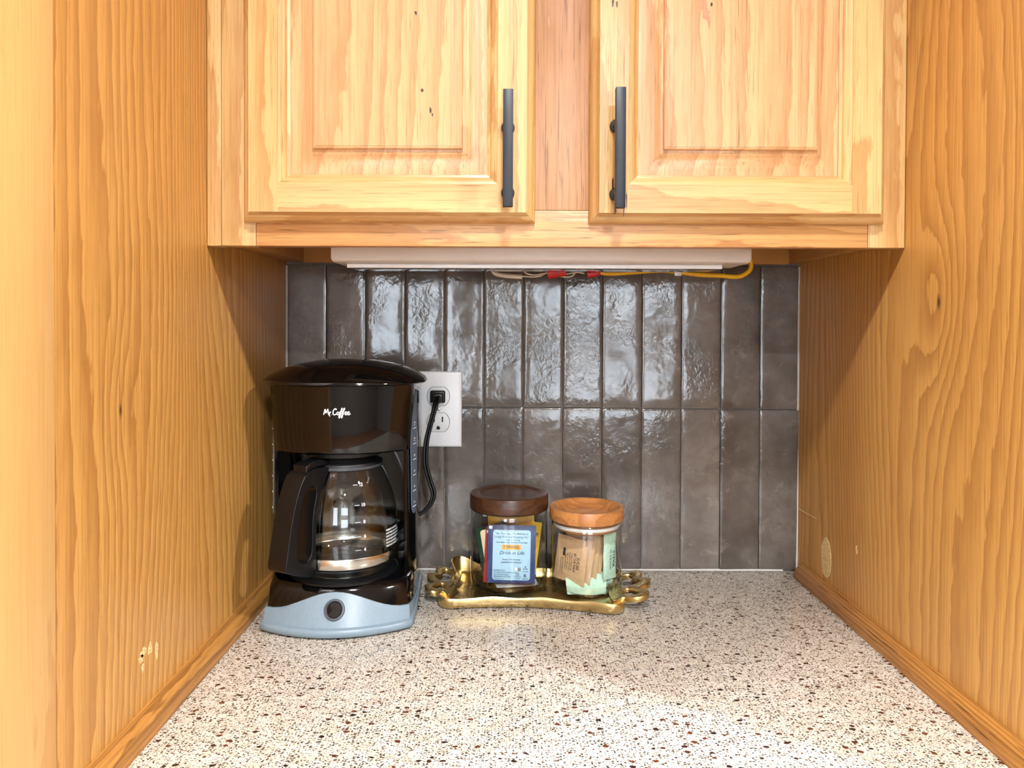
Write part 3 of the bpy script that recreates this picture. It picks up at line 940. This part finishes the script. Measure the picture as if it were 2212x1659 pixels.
# brew housing
def house_ring(z, g=0.0):
    t = (z - .214) / (.300 - .214)
    return [Vector((x, y, z)) for x, y in outline(.0815 + .006 * t + g, .036 - .006 * t - g, .030, .0935 + g, .108, .214, rc=.008)]
bm = bmesh.new()
loft(bm, [[Vector((v.x * .96, .02 + (v.y - .02) * .97 + .004, .2135)) for v in house_ring(.216)], house_ring(.2155), house_ring(.217, .0004), house_ring(.245), house_ring(.275), house_ring(.300)])
bm_obj('brew_housing', bm, M['black_gloss'], mk, smooth=40)
bm = bmesh.new(); lathe(bm, [(.030, .216), (.052, .216), (.050, .208), (.030, .2065), (0, .2065)], 40, (0, CYL, 0))
bm_obj('filter_basket', bm, M['black_dull'], mk, smooth=40)
# lid
def lid_ring(s, z, dy=0.0):
    pts = []
    for k in range(48):
        a = 2 * math.pi * k / 48
        c_, s__ = math.cos(a), math.sin(a)
        x = .1065 * math.copysign(abs(c_) ** .78, c_)
        y = .108 + (.089 * math.copysign(abs(s__) ** 1.0, s__))
        if s__ > 0: y = .108 + .100 * abs(s__) ** .7
        pts.append(Vector((x * s, .110 + (y - .110) * s + dy, z)))
    return pts
bm = bmesh.new()
rr = [(.90, .2985), (.985, .2995), (1.0, .3008), (.998, .3022), (.975, .3052), (.92, .3095), (.84, .3140), (.72, .3190), (.56, .3238), (.38, .3272), (.18, .3292), (.05, .3297)]
loft(bm, [lid_ring(s, z) for s, z in rr])
bm_obj('lid', bm, M['black_gloss'], mk, smooth=40)
# lettering on the housing
def on_house(u, v):
    z = v
    t = (z - .214) / .086
    hwf = .0815 + .006 * t
    return Vector((u, .036 - .006 * t + .030 * (u / hwf) ** 2 - .0003, z))
def ribbon(bm, pts, wd, fmap, n=6):
    p = catmull([(a, b, 0) for a, b in pts], n) if len(pts) > 2 else [Vector((a, b, 0)) for a, b in pts]
    prev = None
    for k, q in enumerate(p):
        t = p[min(k + 1, len(p) - 1)] - p[max(k - 1, 0)]
        t.normalize(); nn = Vector((-t.y, t.x, 0)) * wd / 2 * (1.0 if 0 < k < len(p) - 1 else .7)
        cur = (bm.verts.new(fmap(q.x + nn.x, q.y + nn.y)), bm.verts.new(fmap(q.x - nn.x, q.y - nn.y)))
        if prev: bm.faces.new((prev[0], cur[0], cur[1], prev[1]))
        prev = cur
efn = lambda d: [(6.75 + d, .45), (7.15 + d, .6), (7.35 + d, .85), (7.2 + d, 1.02), (6.95 + d, .85), (6.85 + d, .4), (7.05 + d, .03), (7.4 + d, .1), (7.75 + d, .45)]
ffn = lambda d: [(5.15 + d, .35), (5.6 + d, 1.1), (6.0 + d, 1.9), (6.0 + d, 2.2), (5.8 + d, 2.0), (5.6 + d, 1.1), (5.35 + d, -.2), (5.1 + d, -.95), (4.95 + d, -.8), (5.2 + d, -.1), (5.75 + d, .45)]
LOGO = [[(0, 0), (.3, 1.1), (.55, 1.95)], [(.55, 1.95), (.65, 1.1), (.75, .5)], [(.75, .5), (1.1, 1.3), (1.45, 2.0)], [(1.45, 2.0), (1.5, 1.0), (1.6, .1)],
        [(1.95, 1.0), (1.95, .5), (1.85, 0), (2.0, -.5)], [(1.95, .5), (2.15, .9), (2.45, .95)], [(2.62, .02), (2.72, .12)],
        [(4.05, 1.6), (4.05, 1.95), (3.75, 2.05), (3.3, 1.6), (3.05, .85), (3.2, .2), (3.6, .02), (4.1, .4)],
        [(4.75, .95), (4.4, .8), (4.3, .35), (4.55, .02), (4.9, .2), (5.0, .65), (4.75, .95)],
        [(5.2, 1.0), (5.9, 1.05), (6.6, 1.15)], ffn(0), ffn(.75), efn(0), efn(.85)]
bm = bmesh.new()
for st_ in LOGO:
    ribbon(bm, st_, .34, lambda u, v: on_house((u - 4.2) * .0038, .2640 + v * .0037))
bm_obj('brand_lettering', bm, M['print_white'], mk, recalc=False, label='white script lettering')
# water windows
for sg in (1, -1):
    A = Vector((sg * .0842, .0722, 0)); B = Vector((sg * .0928, .1003, 0))
    nrm = Vector((sg * (B.y - A.y), -abs(B.x - A.x), 0)).normalized()
    def wmap(u, v, w, A=A, B=B, nrm=nrm):
        p = A + (B - A) * u; return Vector((p.x, p.y, v)) + nrm * (w + .0012)
    pts = [(.95, .290), (.70, .282), (.40, .268), (.22, .252), (.18, .236), (.22, .215), (.27, .19), (.30, .16), (.36, .138), (.55, .129), (.80, .131), (.93, .145), (.95, .2)]
    cp = [(p.x, p.y) for p in catmull([(a, b, 0) for a, b in pts[:-2]], 3)] + pts[-2:]
    bm = bmesh.new()
    plate(bm, cp, [], .0012, wmap, 0)
    ww = bm_obj('water_window', bm, M['window_grey'], mk)
    for i, num in enumerate((12, 10, 8, 6, 4, 2)):
        zc = .2415 - i * .0204
        q = .36 if sg > 0 else .62
        text_mesh('scale_number', str(num), .0062, lambda u, v, zc=zc, wm=wmap, sg=sg: wm(.62 - sg * v / .024, zc + .004 + u * sg, .0009), M['print_white'], ww)
        bm = bmesh.new(); plate(bm, [(.45, zc - .0018), (.80, zc - .0018), (.80, zc - .0010), (.45, zc - .0010)], [], .0004, lambda u, v, w, wm=wmap: wm(u, v, w + .0008))
        bm_obj('scale_tick', bm, M['print_white'], ww)
# cord and plug
cp = [px(945, 858, 1.128), px(941, 878, 1.118), px(931, 915, 1.112), px(922, 955, 1.108), px(920, 1000, 1.105), px(929, 1040, 1.103), px(937, 1066, 1.101), px(932, 1088, 1.100), px(917, 1106, 1.10), px(900, 1117, 1.10), px(880, 1124, 1.10)]
for s_ in (-1, 1):
    pts = [KI @ (p + Vector((s_ * .0019, 0, s_ * .0006))) for p in catmull(cp, 8)]
    bm = bmesh.new(); tube(bm, pts, .0021, 10)
    cord = bm_obj('cord', bm, M['black_satin'], mk, smooth=60)
bm = bmesh.new()
for (hw, hh, y0, y1, dz) in ((.0112, .0093, -.0155, -.0075, 0), (.0090, .0070, -.0225, -.0140, -.0010), (.0062, .0052, -.034, -.0215, -.0025)):
    add_box(bm, OX - hw - .0005, OX + hw - .0005, y0, y1, OZ + .0196 - hh + dz, OZ + .0196 + hh + dz, .0022, 3)
tube(bm, [(OX - .0012, -.030, OZ + .014), (OX - .0025, -.036, OZ + .008), (OX - .004, -.043, OZ + .0005)], [.0042, .0038, .0030], 10)
for v in bm.verts: v.co = KI @ v.co
bm_obj('plug', bm, M['black_satin'], mk, smooth=40)

# ------------------------------------------------------------------ carafe
cw = KM @ Vector((0, CYL, .0580))
PHI = R(28)
cf = thing('coffee_carafe', 'empty glass coffee carafe with black handle on the warming plate', 'carafe', cw)
GP = [(0, .0012), (.048, .0012), (.056, .0018), (.0615, .0055), (.0655, .0120), (.0680, .0190), (.0690, .0290), (.0690, .040), (.0688, .052), (.0680, .066), (.0665, .080), (.0635, .096), (.0590, .110), (.0535, .1225), (.0490, .131), (.0470, .1355), (.0472, .139)]
def glass_r(z):
    for (r0, z0), (r1, z1) in zip(GP[1:-1], GP[2:]):
        if z0 <= z <= z1 and z1 > z0: return r0 + (r1 - r0) * (z - z0) / (z1 - z0)
    return GP[-1][0]
pr = [Vector((r, z, 0)) for r, z in GP[1:]]
GS = [(0, .0012)] + [(p.x, p.y) for p in catmull(pr, 3)]
bm = bmesh.new(); lathe(bm, GS, 72)
bm_obj('glass_body', bm, M['glass'], cf, smooth=60)
bm = bmesh.new(); lathe(bm, [(.0662, .0135), (.0687, .0158), (.0696, .0172), (.0698, .028), (.0693, .0290)], 72)
bm_obj('steel_band', bm, M['steel'], cf, smooth=40)
bm = bmesh.new(); lathe(bm, [(.0455, .1335), (.0492, .1335), (.0494, .1395), (.0485, .1408), (.044, .142), (.040, .1475), (.030, .1490), (.010, .1490), (.0085, .147), (0, .147)], 56)
bm_obj('carafe_lid', bm, M['black_dull'], cf, smooth=40)
bm = bmesh.new(); lathe(bm, [(.0478, .1335), (.0496, .1345), (.0496, .1375), (.0480, .1385)], 56)
bm_obj('rim_band', bm, M['grey_dark'], cf, smooth=40)
hd = Vector((-math.sin(PHI), -math.cos(PHI), 0)); hn = Vector((math.cos(PHI), -math.sin(PHI), 0))
def h3(u, v, w): return hd * u + hn * w + Vector((0, 0, v - .058))
outer = [(.046, .197), (.060, .1985), (.0745, .1985), (.089, .1925), (.0990, .176), (.1065, .157), (.1130, .132), (.1180, .106), (.1210, .0885), (.1140, .0820), (.100, .076), (.084, .0705), (.0705, .068), (.0702, .082), (.0703, .105), (.0695, .125), (.0670, .145), (.0615, .165), (.0545, .180), (.0492, .190)]
hole = [(.0740, .1785), (.0855, .1765), (.0935, .162), (.0985, .138), (.1015, .115), (.1020, .1005), (.0960, .0910), (.0860, .0890), (.0785, .0955), (.0765, .112), (.0760, .132), (.0730, .152), (.0690, .170)]
oc = [(p.x, p.y) for p in catmull([(a, b, 0) for a, b in outer], 3, True)]
hc = [(p.x, p.y) for p in catmull([(a, b, 0) for a, b in hole], 4, True)]
bm = bmesh.new(); plate(bm, oc, [hc], .029, h3, .0062, 4)
bm_obj('handle', bm, M['black_satin'], cf, smooth=50)
# thumb lever
bm = bmesh.new()
lev = [(.030, .203), (.045, .2055), (.060, .2075), (.075, .2065), (.083, .2035), (.083, .1955), (.076, .1975), (.060, .1995), (.045, .199), (.030, .198)]
plate(bm, lev, [], .022, h3, .002, 3)
bm_obj('thumb_lever', bm, M['black_satin'], cf, smooth=45)
# scale print
def on_glass(a0, z0, tilt=0.0):
    def f(u, v):
        z = z0 + v + u * tilt
        r = glass_r(z) + .0004
        a = a0 + u / .067
        return Vector((r * math.sin(a), -r * math.cos(a), z))
    return f
A0 = math.atan2(cw.x, cw.y - CAMY)        # azimuth towards the camera is -A0
for num, (mx, my) in ((12, (778, 1055)), (10, (781, 1097)), (8, (783, 1133)), (6, (784, 1164)), (4, (784, 1193))):
    off_px = mx - 755
    zz = CAMZ - (my - VPY) * .938 / FPX - .058
    rr_ = glass_r(zz)
    a = -A0 * 0 + math.asin(min(.95, max(-.95, (off_px * .94 / FPX) / rr_))) + math.atan2(-cw.x, 1.0) * 1.0
    bm = bmesh.new(); plate(bm, [(-.0035, -.0004), (.0035, -.0004), (.0035, .0004), (-.0035, .0004)], [], .0002, lambda u, v, w, g=on_glass(a, zz): g(u, v))
    bm_obj('scale_tick', bm, M['print_white'], cf)
    text_mesh('scale_number', str(num), .0056, on_glass(a + .125, zz), M['print_white'], cf, bold=.0001)
warn = ['WARNING, TO AVOID BREAKAGE', 'DO NOT BUMP, SCRATCH OR BOIL DRY', 'DO NOT CLEAN WITH SCOURING PADS', 'DO NOT USE ON ANY RANGE TOP', 'DO NOT HOLD OVER PEOPLE', 'THROW AWAY IF CRACKED, SCRATCHED']
aw = math.atan2(-cw.x, 1.0) + math.asin(.060 / .0695)
for k, s_ in enumerate(warn):
    text_mesh('warning_print', s_, .0031, on_glass(aw - .20, .0565 - k * .0040), M['print_white'], cf, align='LEFT', bold=.00012, wide=.62)

# ------------------------------------------------------------------ tray
TX, TY, TR = .038, CAMY + 1.068, R(-5.0)
tr = thing('serving_tray', 'hammered gold tray with scalloped rim and pierced leaf handles', 'tray', (TX, TY, 0), TR)
half = [(0, -.0590), (.035, -.0610), (.075, -.0670), (.104, -.0735), (.119, -.0690), (.1245, -.0540), (.1185, -.0370), (.1130, -.0200), (.1150, 0), (.1130, .0200), (.1185, .0370), (.1245, .0540), (.119, .0690), (.104, .0735), (.075, .0670), (.035, .0610), (0, .0590)]
full = half + [(-x, y) for x, y in half[1:-1]][::-1]
ol = [(p.x, p.y) for p in catmull([(a, b, 0) for a, b in full], 5, True)]
def rimh(x, y):
    h = .0150 + .0010 * math.sin(x * 90)
    for cx_, cy_, a in ((-.112, .062, .015), (.112, .062, .006), (-.116, 0, .004), (.116, 0, .004), (0, .06, .003)):
        h += a * math.exp(-((x - cx_) ** 2 + (y - cy_) ** 2) / .0007)
    return h
def inset(pts, d):
    n = len(pts); out_ = []
    for k in range(n):
        a, b = Vector(pts[k - 1]), Vector(pts[(k + 1) % n])
        t = (b - a).normalized(); nn = Vector((-t.y, t.x))
        out_.append((pts[k][0] + nn.x * d, pts[k][1] + nn.y * d))
    return out_
bm = bmesh.new()
rg = []
def ring_of(d, zf): return [Vector((i[0], i[1], zf(o[0], o[1]))) for i, o in zip(inset(ol, d), ol)]
rg.append(ring_of(.0060, lambda x, y: .0006)); rg.append(ring_of(.0030, lambda x, y: .0012)); rg.append(ring_of(.0012, lambda x, y: .0045))
rg.append(ring_of(.0000, lambda x, y: rimh(x, y) - .002)); rg.append(ring_of(.0008, lambda x, y: rimh(x, y)))
rg.append(ring_of(.0026, lambda x, y: rimh(x, y) - .0002)); rg.append(ring_of(.0040, lambda x, y: rimh(x, y) - .003))
rg.append(ring_of(.0075, lambda x, y: .0070)); rg.append(ring_of(.0110, lambda x, y: .0048)); rg.append(ring_of(.0140, lambda x, y: .0042))
loft(bm, rg)
bmesh.ops.triangulate(bm, faces=[f for f in bm.faces if len(f.verts) > 4])
bm_obj('dish', bm, M['gold'], tr, smooth=45)
hout = [(.106, -.048), (.122, -.047), (.137, -.053), (.151, -.050), (.157, -.038), (.149, -.027), (.146, -.020), (.158, -.012), (.162, .003), (.153, .013), (.147, .018), (.153, .028), (.150, .041), (.138, .047), (.122, .043), (.106, .044)]
h1 = [(.123, -.036), (.135, -.040), (.144, -.038), (.141, -.029), (.133, -.018), (.124, -.020)]
h2 = [(.124, -.006), (.137, -.008), (.148, 0), (.144, .008), (.137, .016), (.141, .028), (.136, .036), (.124, .032), (.121, .014)]
sm = lambda L, k=4: [(p.x, p.y) for p in catmull([(a, b, 0) for a, b in L], k, True)]
for sg in (1, -1):
    bm = bmesh.new()
    def hm(u, v, w, sg=sg):
        u = u if sg > 0 else .108 + (u - .108) * .76
        e = max(0.0, u - .112)
        z = .0105 + w + e * .16 + .06 * e * (1 + v / .05) + .0010 * noise.noise(Vector((u * 120, v * 120, sg)))
        return Vector((sg * u, v, z))
    plate(bm, sm(hout), [sm(h1), sm(h2)], .0075, hm, .0014, 2)
    bm_obj('handle', bm, M['gold'], tr, smooth=50)

# ------------------------------------------------------------------ jars
TF = .0045
J1 = Vector(((1101 - VPX) * 1.097 / FPX, CAMY + 1.097, TF))
J2 = Vector(((1269 - VPX) * 1.076 / FPX, CAMY + 1.076, TF))
j1 = thing('glass_jar', 'wide glass jar of tea bags with flat dark walnut lid', 'jar', J1)
def jar_glass(parent, r, h):
    bm = bmesh.new()
    lathe(bm, [(0, .0002), (r * .86, .0002), (r * .95, .0015), (r * .99, .006), (r, .012), (r, h - .012), (r * .99, h - .004), (r * .95, h)], 64)
    bm_obj('glass_wall', bm, M['glass'], parent, smooth=60)
    bm = bmesh.new()
    lathe(bm, [(0, .0045), (r * .80, .0045), (r * .88, .0062), (r * .925, .010), (r * .945, .016)], 64)
    bm_obj('glass_floor', bm, M['glass_base'], parent, smooth=60)
jar_glass(j1, .0550, .112)
bm = bmesh.new()
lathe(bm, [(0, .1085), (.0540, .1085), (.0556, .1100), (.0560, .112), (.0560, .1300), (.0552, .1312), (.0540, .1316), (.0440, .1316), (.0425, .1308), (.0418, .1298), (0, .1298)], 64)
bm_obj('lid', bm, M['walnut'], j1, smooth=40)
j2 = thing('glass_jar', 'smaller glass jar of sweetener packets with bowl-shaped acacia lid', 'jar', J2)
jar_glass(j2, .0490, .099)
bm = bmesh.new()
lathe(bm, [(0, .0995), (.0500, .0995), (.0516, .1005), (.0520, .102), (.0520, .1160), (.0512, .1172), (.0500, .1175), (.0462, .1172), (.0448, .1160), (.040, .1105), (.030, .1068), (.015, .1052), (0, .1050)], 64)
bm_obj('lid', bm, M['acacia'], j2, smooth=40)
bm = bmesh.new()
lathe(bm, [(0, .0995), (.0420, .0995), (.0420, .0955), (.0430, .0950), (.0430, .0875), (.0420, .0865), (0, .0865)], 56)
bm_obj('lid_plug', bm, M['acacia'], j2, smooth=40)
bm = bmesh.new()
lathe(bm, [(.0425, .0905), (.0462, .0905), (.0472, .0925), (.0472, .0940), (.0462, .0955), (.0425, .0955)], 56)
bm_obj('seal_ring', bm, M['silicone'], j2, smooth=40)

# ------------------------------------------------------------------ packets
def packet(name, W, H, mat, M4, label, cat, group=None, puff=.0022, seed=0, crimp=True, wr=.0007):
    nx, nz = 12, 16
    def surf(x, z):
        u, v = abs(2 * x / W), abs(2 * z / H)
        b = max(0, 1 - u ** 3) ** .7 * max(0, 1 - (v / .86) ** 4 if v < .86 else 0) ** .7
        wv = wr * noise.noise(Vector((x * 45 + seed, z * 45, seed))) + .00035 * noise.noise(Vector((x * 150, z * 150 + seed, seed)))
        return b, wv
    verts, faces = [], []
    for side in (-1, 1):
        for j in range(nz + 1):
            for i in range(nx + 1):
                x, z = (i / nx - .5) * W, (j / nz - .5) * H
                b, wv = surf(x, z)
                verts.append((x, side * (puff * b + .00025) + wv, z))
    n0 = (nx + 1) * (nz + 1)
    for s_ in (0, 1):
        for j in range(nz):
            for i in range(nx):
                a = s_ * n0 + j * (nx + 1) + i
                faces.append((a, a + 1, a + nx + 2, a + nx + 1))
    ed = [i for i in range(nx + 1)] + [j * (nx + 1) + nx for j in range(1, nz + 1)] + [nz * (nx + 1) + i for i in range(nx - 1, -1, -1)] + [j * (nx + 1) for j in range(nz - 1, 0, -1)]
    for k in range(len(ed)):
        a, b = ed[k], ed[(k + 1) % len(ed)]
        faces.append((a, b, b + n0, a + n0))
    o = mesh(name, verts, faces, mat, smooth=50)
    o.matrix_world = M4
    tag(o, label, cat, group)
    def front(u, v, lift=.0004):
        u = max(-W / 2, min(W / 2, u)); v = max(-H / 2, min(H / 2, v))
        b, wv = surf(u, v)
        return Vector((u, -(puff * b + .00025) + wv - lift, v))
    return o, front
def place(base, x, y, z, rz=0, rx=0, ry=0):
    return Matrix.Translation(base + Vector((x, y, z))) @ Matrix.Rotation(R(rz), 4, 'Z') @ Matrix.Rotation(R(rx), 4, 'X') @ Matrix.Rotation(R(ry), 4, 'Y')
TG = 'tea bags in the walnut-lidded jar'
def flat(o, front, u0, u1, v0, v1, mat, name, lift=.0005):
    n = 6
    vs, fs = [], []
    for j in range(n + 1):
        for i in range(n + 1):
            vs.append(front(u0 + (u1 - u0) * i / n, v0 + (v1 - v0) * j / n, lift))
    for j in range(n):
        for i in range(n):
            a = j * (n + 1) + i; fs.append((a, a + 1, a + n + 2, a + n + 1))
    return mesh(name, vs, fs, mat, o)
o, fr = packet('tea_bag', .0665, .0795, M['tea_blue'], place(J1, .0035, -.0335, .0520, 0, -3, 1.2), 'navy and light blue tea bag wrapper at the front of the jar', 'tea bag', TG, seed=1, puff=.0016)
T_ = lambda s, size, v, u=0.0, mat='ink_blue', **k: text_mesh('printed_text', s, size, lambda a, b: fr(a + u, b + v, .0006), M[mat], o, **k)
T_('"At Twinings, We Believe in', .0040, .0285); T_('Living Well and Enjoying Life."', .0040, .0240)
T_('- Stephen Twining', .0030, .0198); T_('Master Blender & 10th Generation, Twining Family', .0021, .0166, bold=.00004)
flat(o, fr, -.0135, .0125, .0068, .0135, M['label_orange'], 'printed_badge')
text_mesh('printed_text', 'TWININGS', .0056, lambda a, b: fr(a - .0005, b + .0103, .0009), M['ink_black'], o, wide=.8)
T_('Drink in Life', .0068, .0022, shear=.3)
T_('Steep 3-4 minutes.', .0034, -.0068); T_('INGREDIENTS: CAMOMILE.', .0024, -.0108, bold=.00005)
for k, s_ in enumerate(['DISTRIBUTED BY', 'TWININGS NORTH AMERICA, INC.', '2812 TWINING ROAD', 'GREENSBORO, NC 27406', 'Twiningsusa.com']):
    T_(s_, .0026, -.0220 - k * .0029, -.0245, align='LEFT', wide=.82)
flat(o, fr, .0050, .0086, -.0225, -.0178, M['socket_white'], 'printed_mark'); flat(o, fr, .0090, .0132, -.0225, -.0178, M['grey_plastic'], 'printed_mark')
bm = bmesh.new()
for k in range(3):
    a = 2 * math.pi * k / 3 + math.pi / 2
    c0 = Vector((.0195 + .0022 * math.cos(a), -.0185 + .0022 * math.sin(a)))
    tri = [(c0.x + .0015 * math.cos(a + q + .5), c0.y + .0015 * math.sin(a + q + .5)) for q in (0, 2.1, 3.6)]
    plate(bm, tri, [], .0001, lambda u, v, w: fr(u, v, .0007 + w))
bm_obj('recycling_mark', bm, M['ink_blue'], o)
T_('Recyclable', .0019, -.0228, .0198); T_('K', .0062, -.0290, .0195, bold=.0001); T_('Kosher', .0026, -.0333, .0198)
T_('Compostable', .0019, -.0305, .0090); T_('Tea Bag', .0020, -.0330, .0090)
bm = bmesh.new()
oc_ = [(.009 + .0021 * math.cos(2 * math.pi * k / 16), -.0272 + .0021 * math.sin(2 * math.pi * k / 16)) for k in range(16)]
ic_ = [(.009 + .0016 * math.cos(2 * math.pi * k / 16), -.0272 + .0016 * math.sin(2 * math.pi * k / 16)) for k in range(16)]
plate(bm, oc_, [ic_], .0001, lambda u, v, w: fr(u, v, .0007 + w)); bm_obj('printed_mark', bm, M['ink_blue'], o)
flat(o, fr, -.0322, -.0275, .0345, .0388, M['print_white'], 'printed_corner')

o, fr = packet('tea_bag', .0665, .0780, M['tea_red'], place(J1, -.0010, -.0245, .0475, 0, -2, 3.0), 'dark red tea bag wrapper just behind the blue one', 'tea bag', TG, seed=2, puff=.0014)
flat(o, fr, -.0318, -.0280, .030, .034, M['print_white'], 'printed_corner')
text_mesh('printed_text', 'GREENSBORO, NC 27406', .003, lambda a, b: fr(a - .008, b - .0365, .0006), M['print_white'], o)
o, fr = packet('tea_bag', .0640, .0770, M['tea_green'], place(J1, -.0120, -.0120, .0520, 22, -2, -9.0), 'dark green tea bag wrapper with cream field leaning at the left of the jar', 'tea bag', TG, seed=3, puff=.0014)
flat(o, fr, -.020, -.004, .008, .026, M['label_orange'], 'printed_badge')
o, fr = packet('tea_bag', .0660, .0800, M['tea_brown'], place(J1, -.0075, .0060, .0600, -3, 0, 1.0), 'brown tea bag wrapper standing tallest behind the red one', 'tea bag', TG, seed=4, puff=.0014)
flat(o, fr, -.031, -.025, .034, .038, M['print_white'], 'printed_corner')
o, fr = packet('tea_bag', .0660, .0800, M['tea_gold'], place(J1, .0035, -.0060, .0600, 3, 1, -1.0), 'gold tea bag wrapper standing upright at the back of the jar', 'tea bag', TG, seed=5, puff=.0014)
o, fr = packet('tea_bag', .0640, .0760, M['tea_yellow'], place(J1, .0120, .0180, .0500, -8, 0, 7.0), 'bright yellow tea bag wrapper leaning at the right of the jar', 'tea bag', TG, seed=6, puff=.0014)
text_mesh('printed_text', 'K', .008, lambda a, b: fr(a + .0270, b + .020, .0006), M['ink_black'], o, shear=.2)
text_mesh('printed_text', 'LEMON', .0045, lambda a, b: fr(-b + .0265, a - .002, .0006), M['ink_black'], o, shear=.2)
o, fr = packet('tea_bag', .0600, .0640, M['tea_white'], place(J1, .006, -.002, .0092, 12, -86, 0), 'white tea bag wrapper lying flat on the jar floor', 'tea bag', TG, seed=7, puff=.0008)

SG = 'brown sugar packets in the acacia-lidded jar'
sugar = [(-.0225, -.0120, .0445, -38, -4, 5, .0500, 'kraft sugar packet at the front, printed side showing'),
         (-.0130, -.0080, .0440, -36, -4, 7, .0490, 'kraft sugar packet second from the front'),
         (-.0055, -.0020, .0490, -34, -3, 5, .0500, 'kraft sugar packet third from the front'),
         (.0020, .0030, .0470, -32, -3, 6, .0480, 'kraft sugar packet fourth from the front'),
         (.0090, .0090, .0510, -28, 0, 16, .0440, 'kraft sugar packet tilted at the back of the row'),
         (.0110, .0240, .0490, -8, 3, 4, .0400, 'kraft sugar packet farthest back, beside the mint packet')]
for k, (x, y, z, a, b, c, W_, lab) in enumerate(sugar):
    o, fr = packet('sugar_packet', W_, .0620, M['kraft'], place(J2, x, y, z, a, b, c), lab, 'sugar packet', SG, seed=20 + k, puff=.0022, wr=.0012)
    if k == 0:
        for q, (s_, sz, uo) in enumerate([('SUGAR', .0068, .0130), ('IN THE RAW', .0058, .0075), ('Premium turbinado sugar', .0030, .0030), ('is made from 100% natural', .0030, -.0003), ('sugar cane. The natural', .0030, -.0036), ('molasses in the cane', .0030, -.0069)]):
            text_mesh('printed_text', s_, sz, lambda u, v, uo=uo: fr(v + uo, -u - .002, .0006), M['ink_black'], o, wide=.8)
        flat(o, fr, -.0125, -.0085, .004, .0145, M['ink_black'], 'printed_mark')
        for q, s_ in enumerate(['Sugar In The Raw, Brooklyn NY', 'Product of USA, net wt 5 g']):
            text_mesh('printed_text', s_, .0026, lambda u, v, q=q: fr(v - .0110 - q * .0034, -u - .010 if q == 0 else -u - .010, .0006), M['ink_black'], o, wide=.7)
    elif k < 5:
        text_mesh('printed_text', 'SUGAR', .0075, lambda u, v: fr(v + .011, -u + .014, .0006), M['ink_black'], o, wide=.8)
        if k == 2: text_mesh('printed_text', 'IN THE RAW', .0055, lambda u, v: fr(v + .012, -u - .012, .0006), M['ink_black'], o, wide=.8)
    else:
        text_mesh('printed_text', 'RAW', .007, lambda u, v: fr(v + .010, -u + .016, .0006), M['ink_black'], o, wide=.8)
MG = 'mint green sweetener packets in the acacia-lidded jar'
mint = [(.0310, -.0130, .0500, 45, -2, 3, .027, .062, 'mint green sweetener packet standing upright at the right of the jar'),
        (-.0100, -.0170, .0130, 6, -62, 4, .040, .040, 'mint green packet lying at the bottom under the front sugar packet'),
        (.0080, -.0160, .0150, -6, -48, 3, .036, .034, 'mint green packet at the bottom below the middle sugar packets'),
        (.0230, .0060, .0180, -20, -40, -6, .030, .036, 'mint green packet at the bottom below the upright mint one')]
for k, (x, y, z, a, b, c, W_, H_, lab) in enumerate(mint):
    o, fr = packet('sweetener_packet', W_, H_, M['mint'], place(J2, x, y, z, a, b, c), lab, 'sweetener packet', MG, seed=40 + k, puff=.0026 if k == 0 else .0012, wr=.0012)
    if k == 0:
        text_mesh('printed_text', 'STEVIA', .0075, lambda u, v: fr(v + .0045, -u - .004, .0006), M['ink_green'], o, bold=.0001)
        text_mesh('printed_text', 'IN THE RAW', .0052, lambda u, v: fr(v - .0020, -u - .004, .0006), M['ink_green'], o, wide=.9)
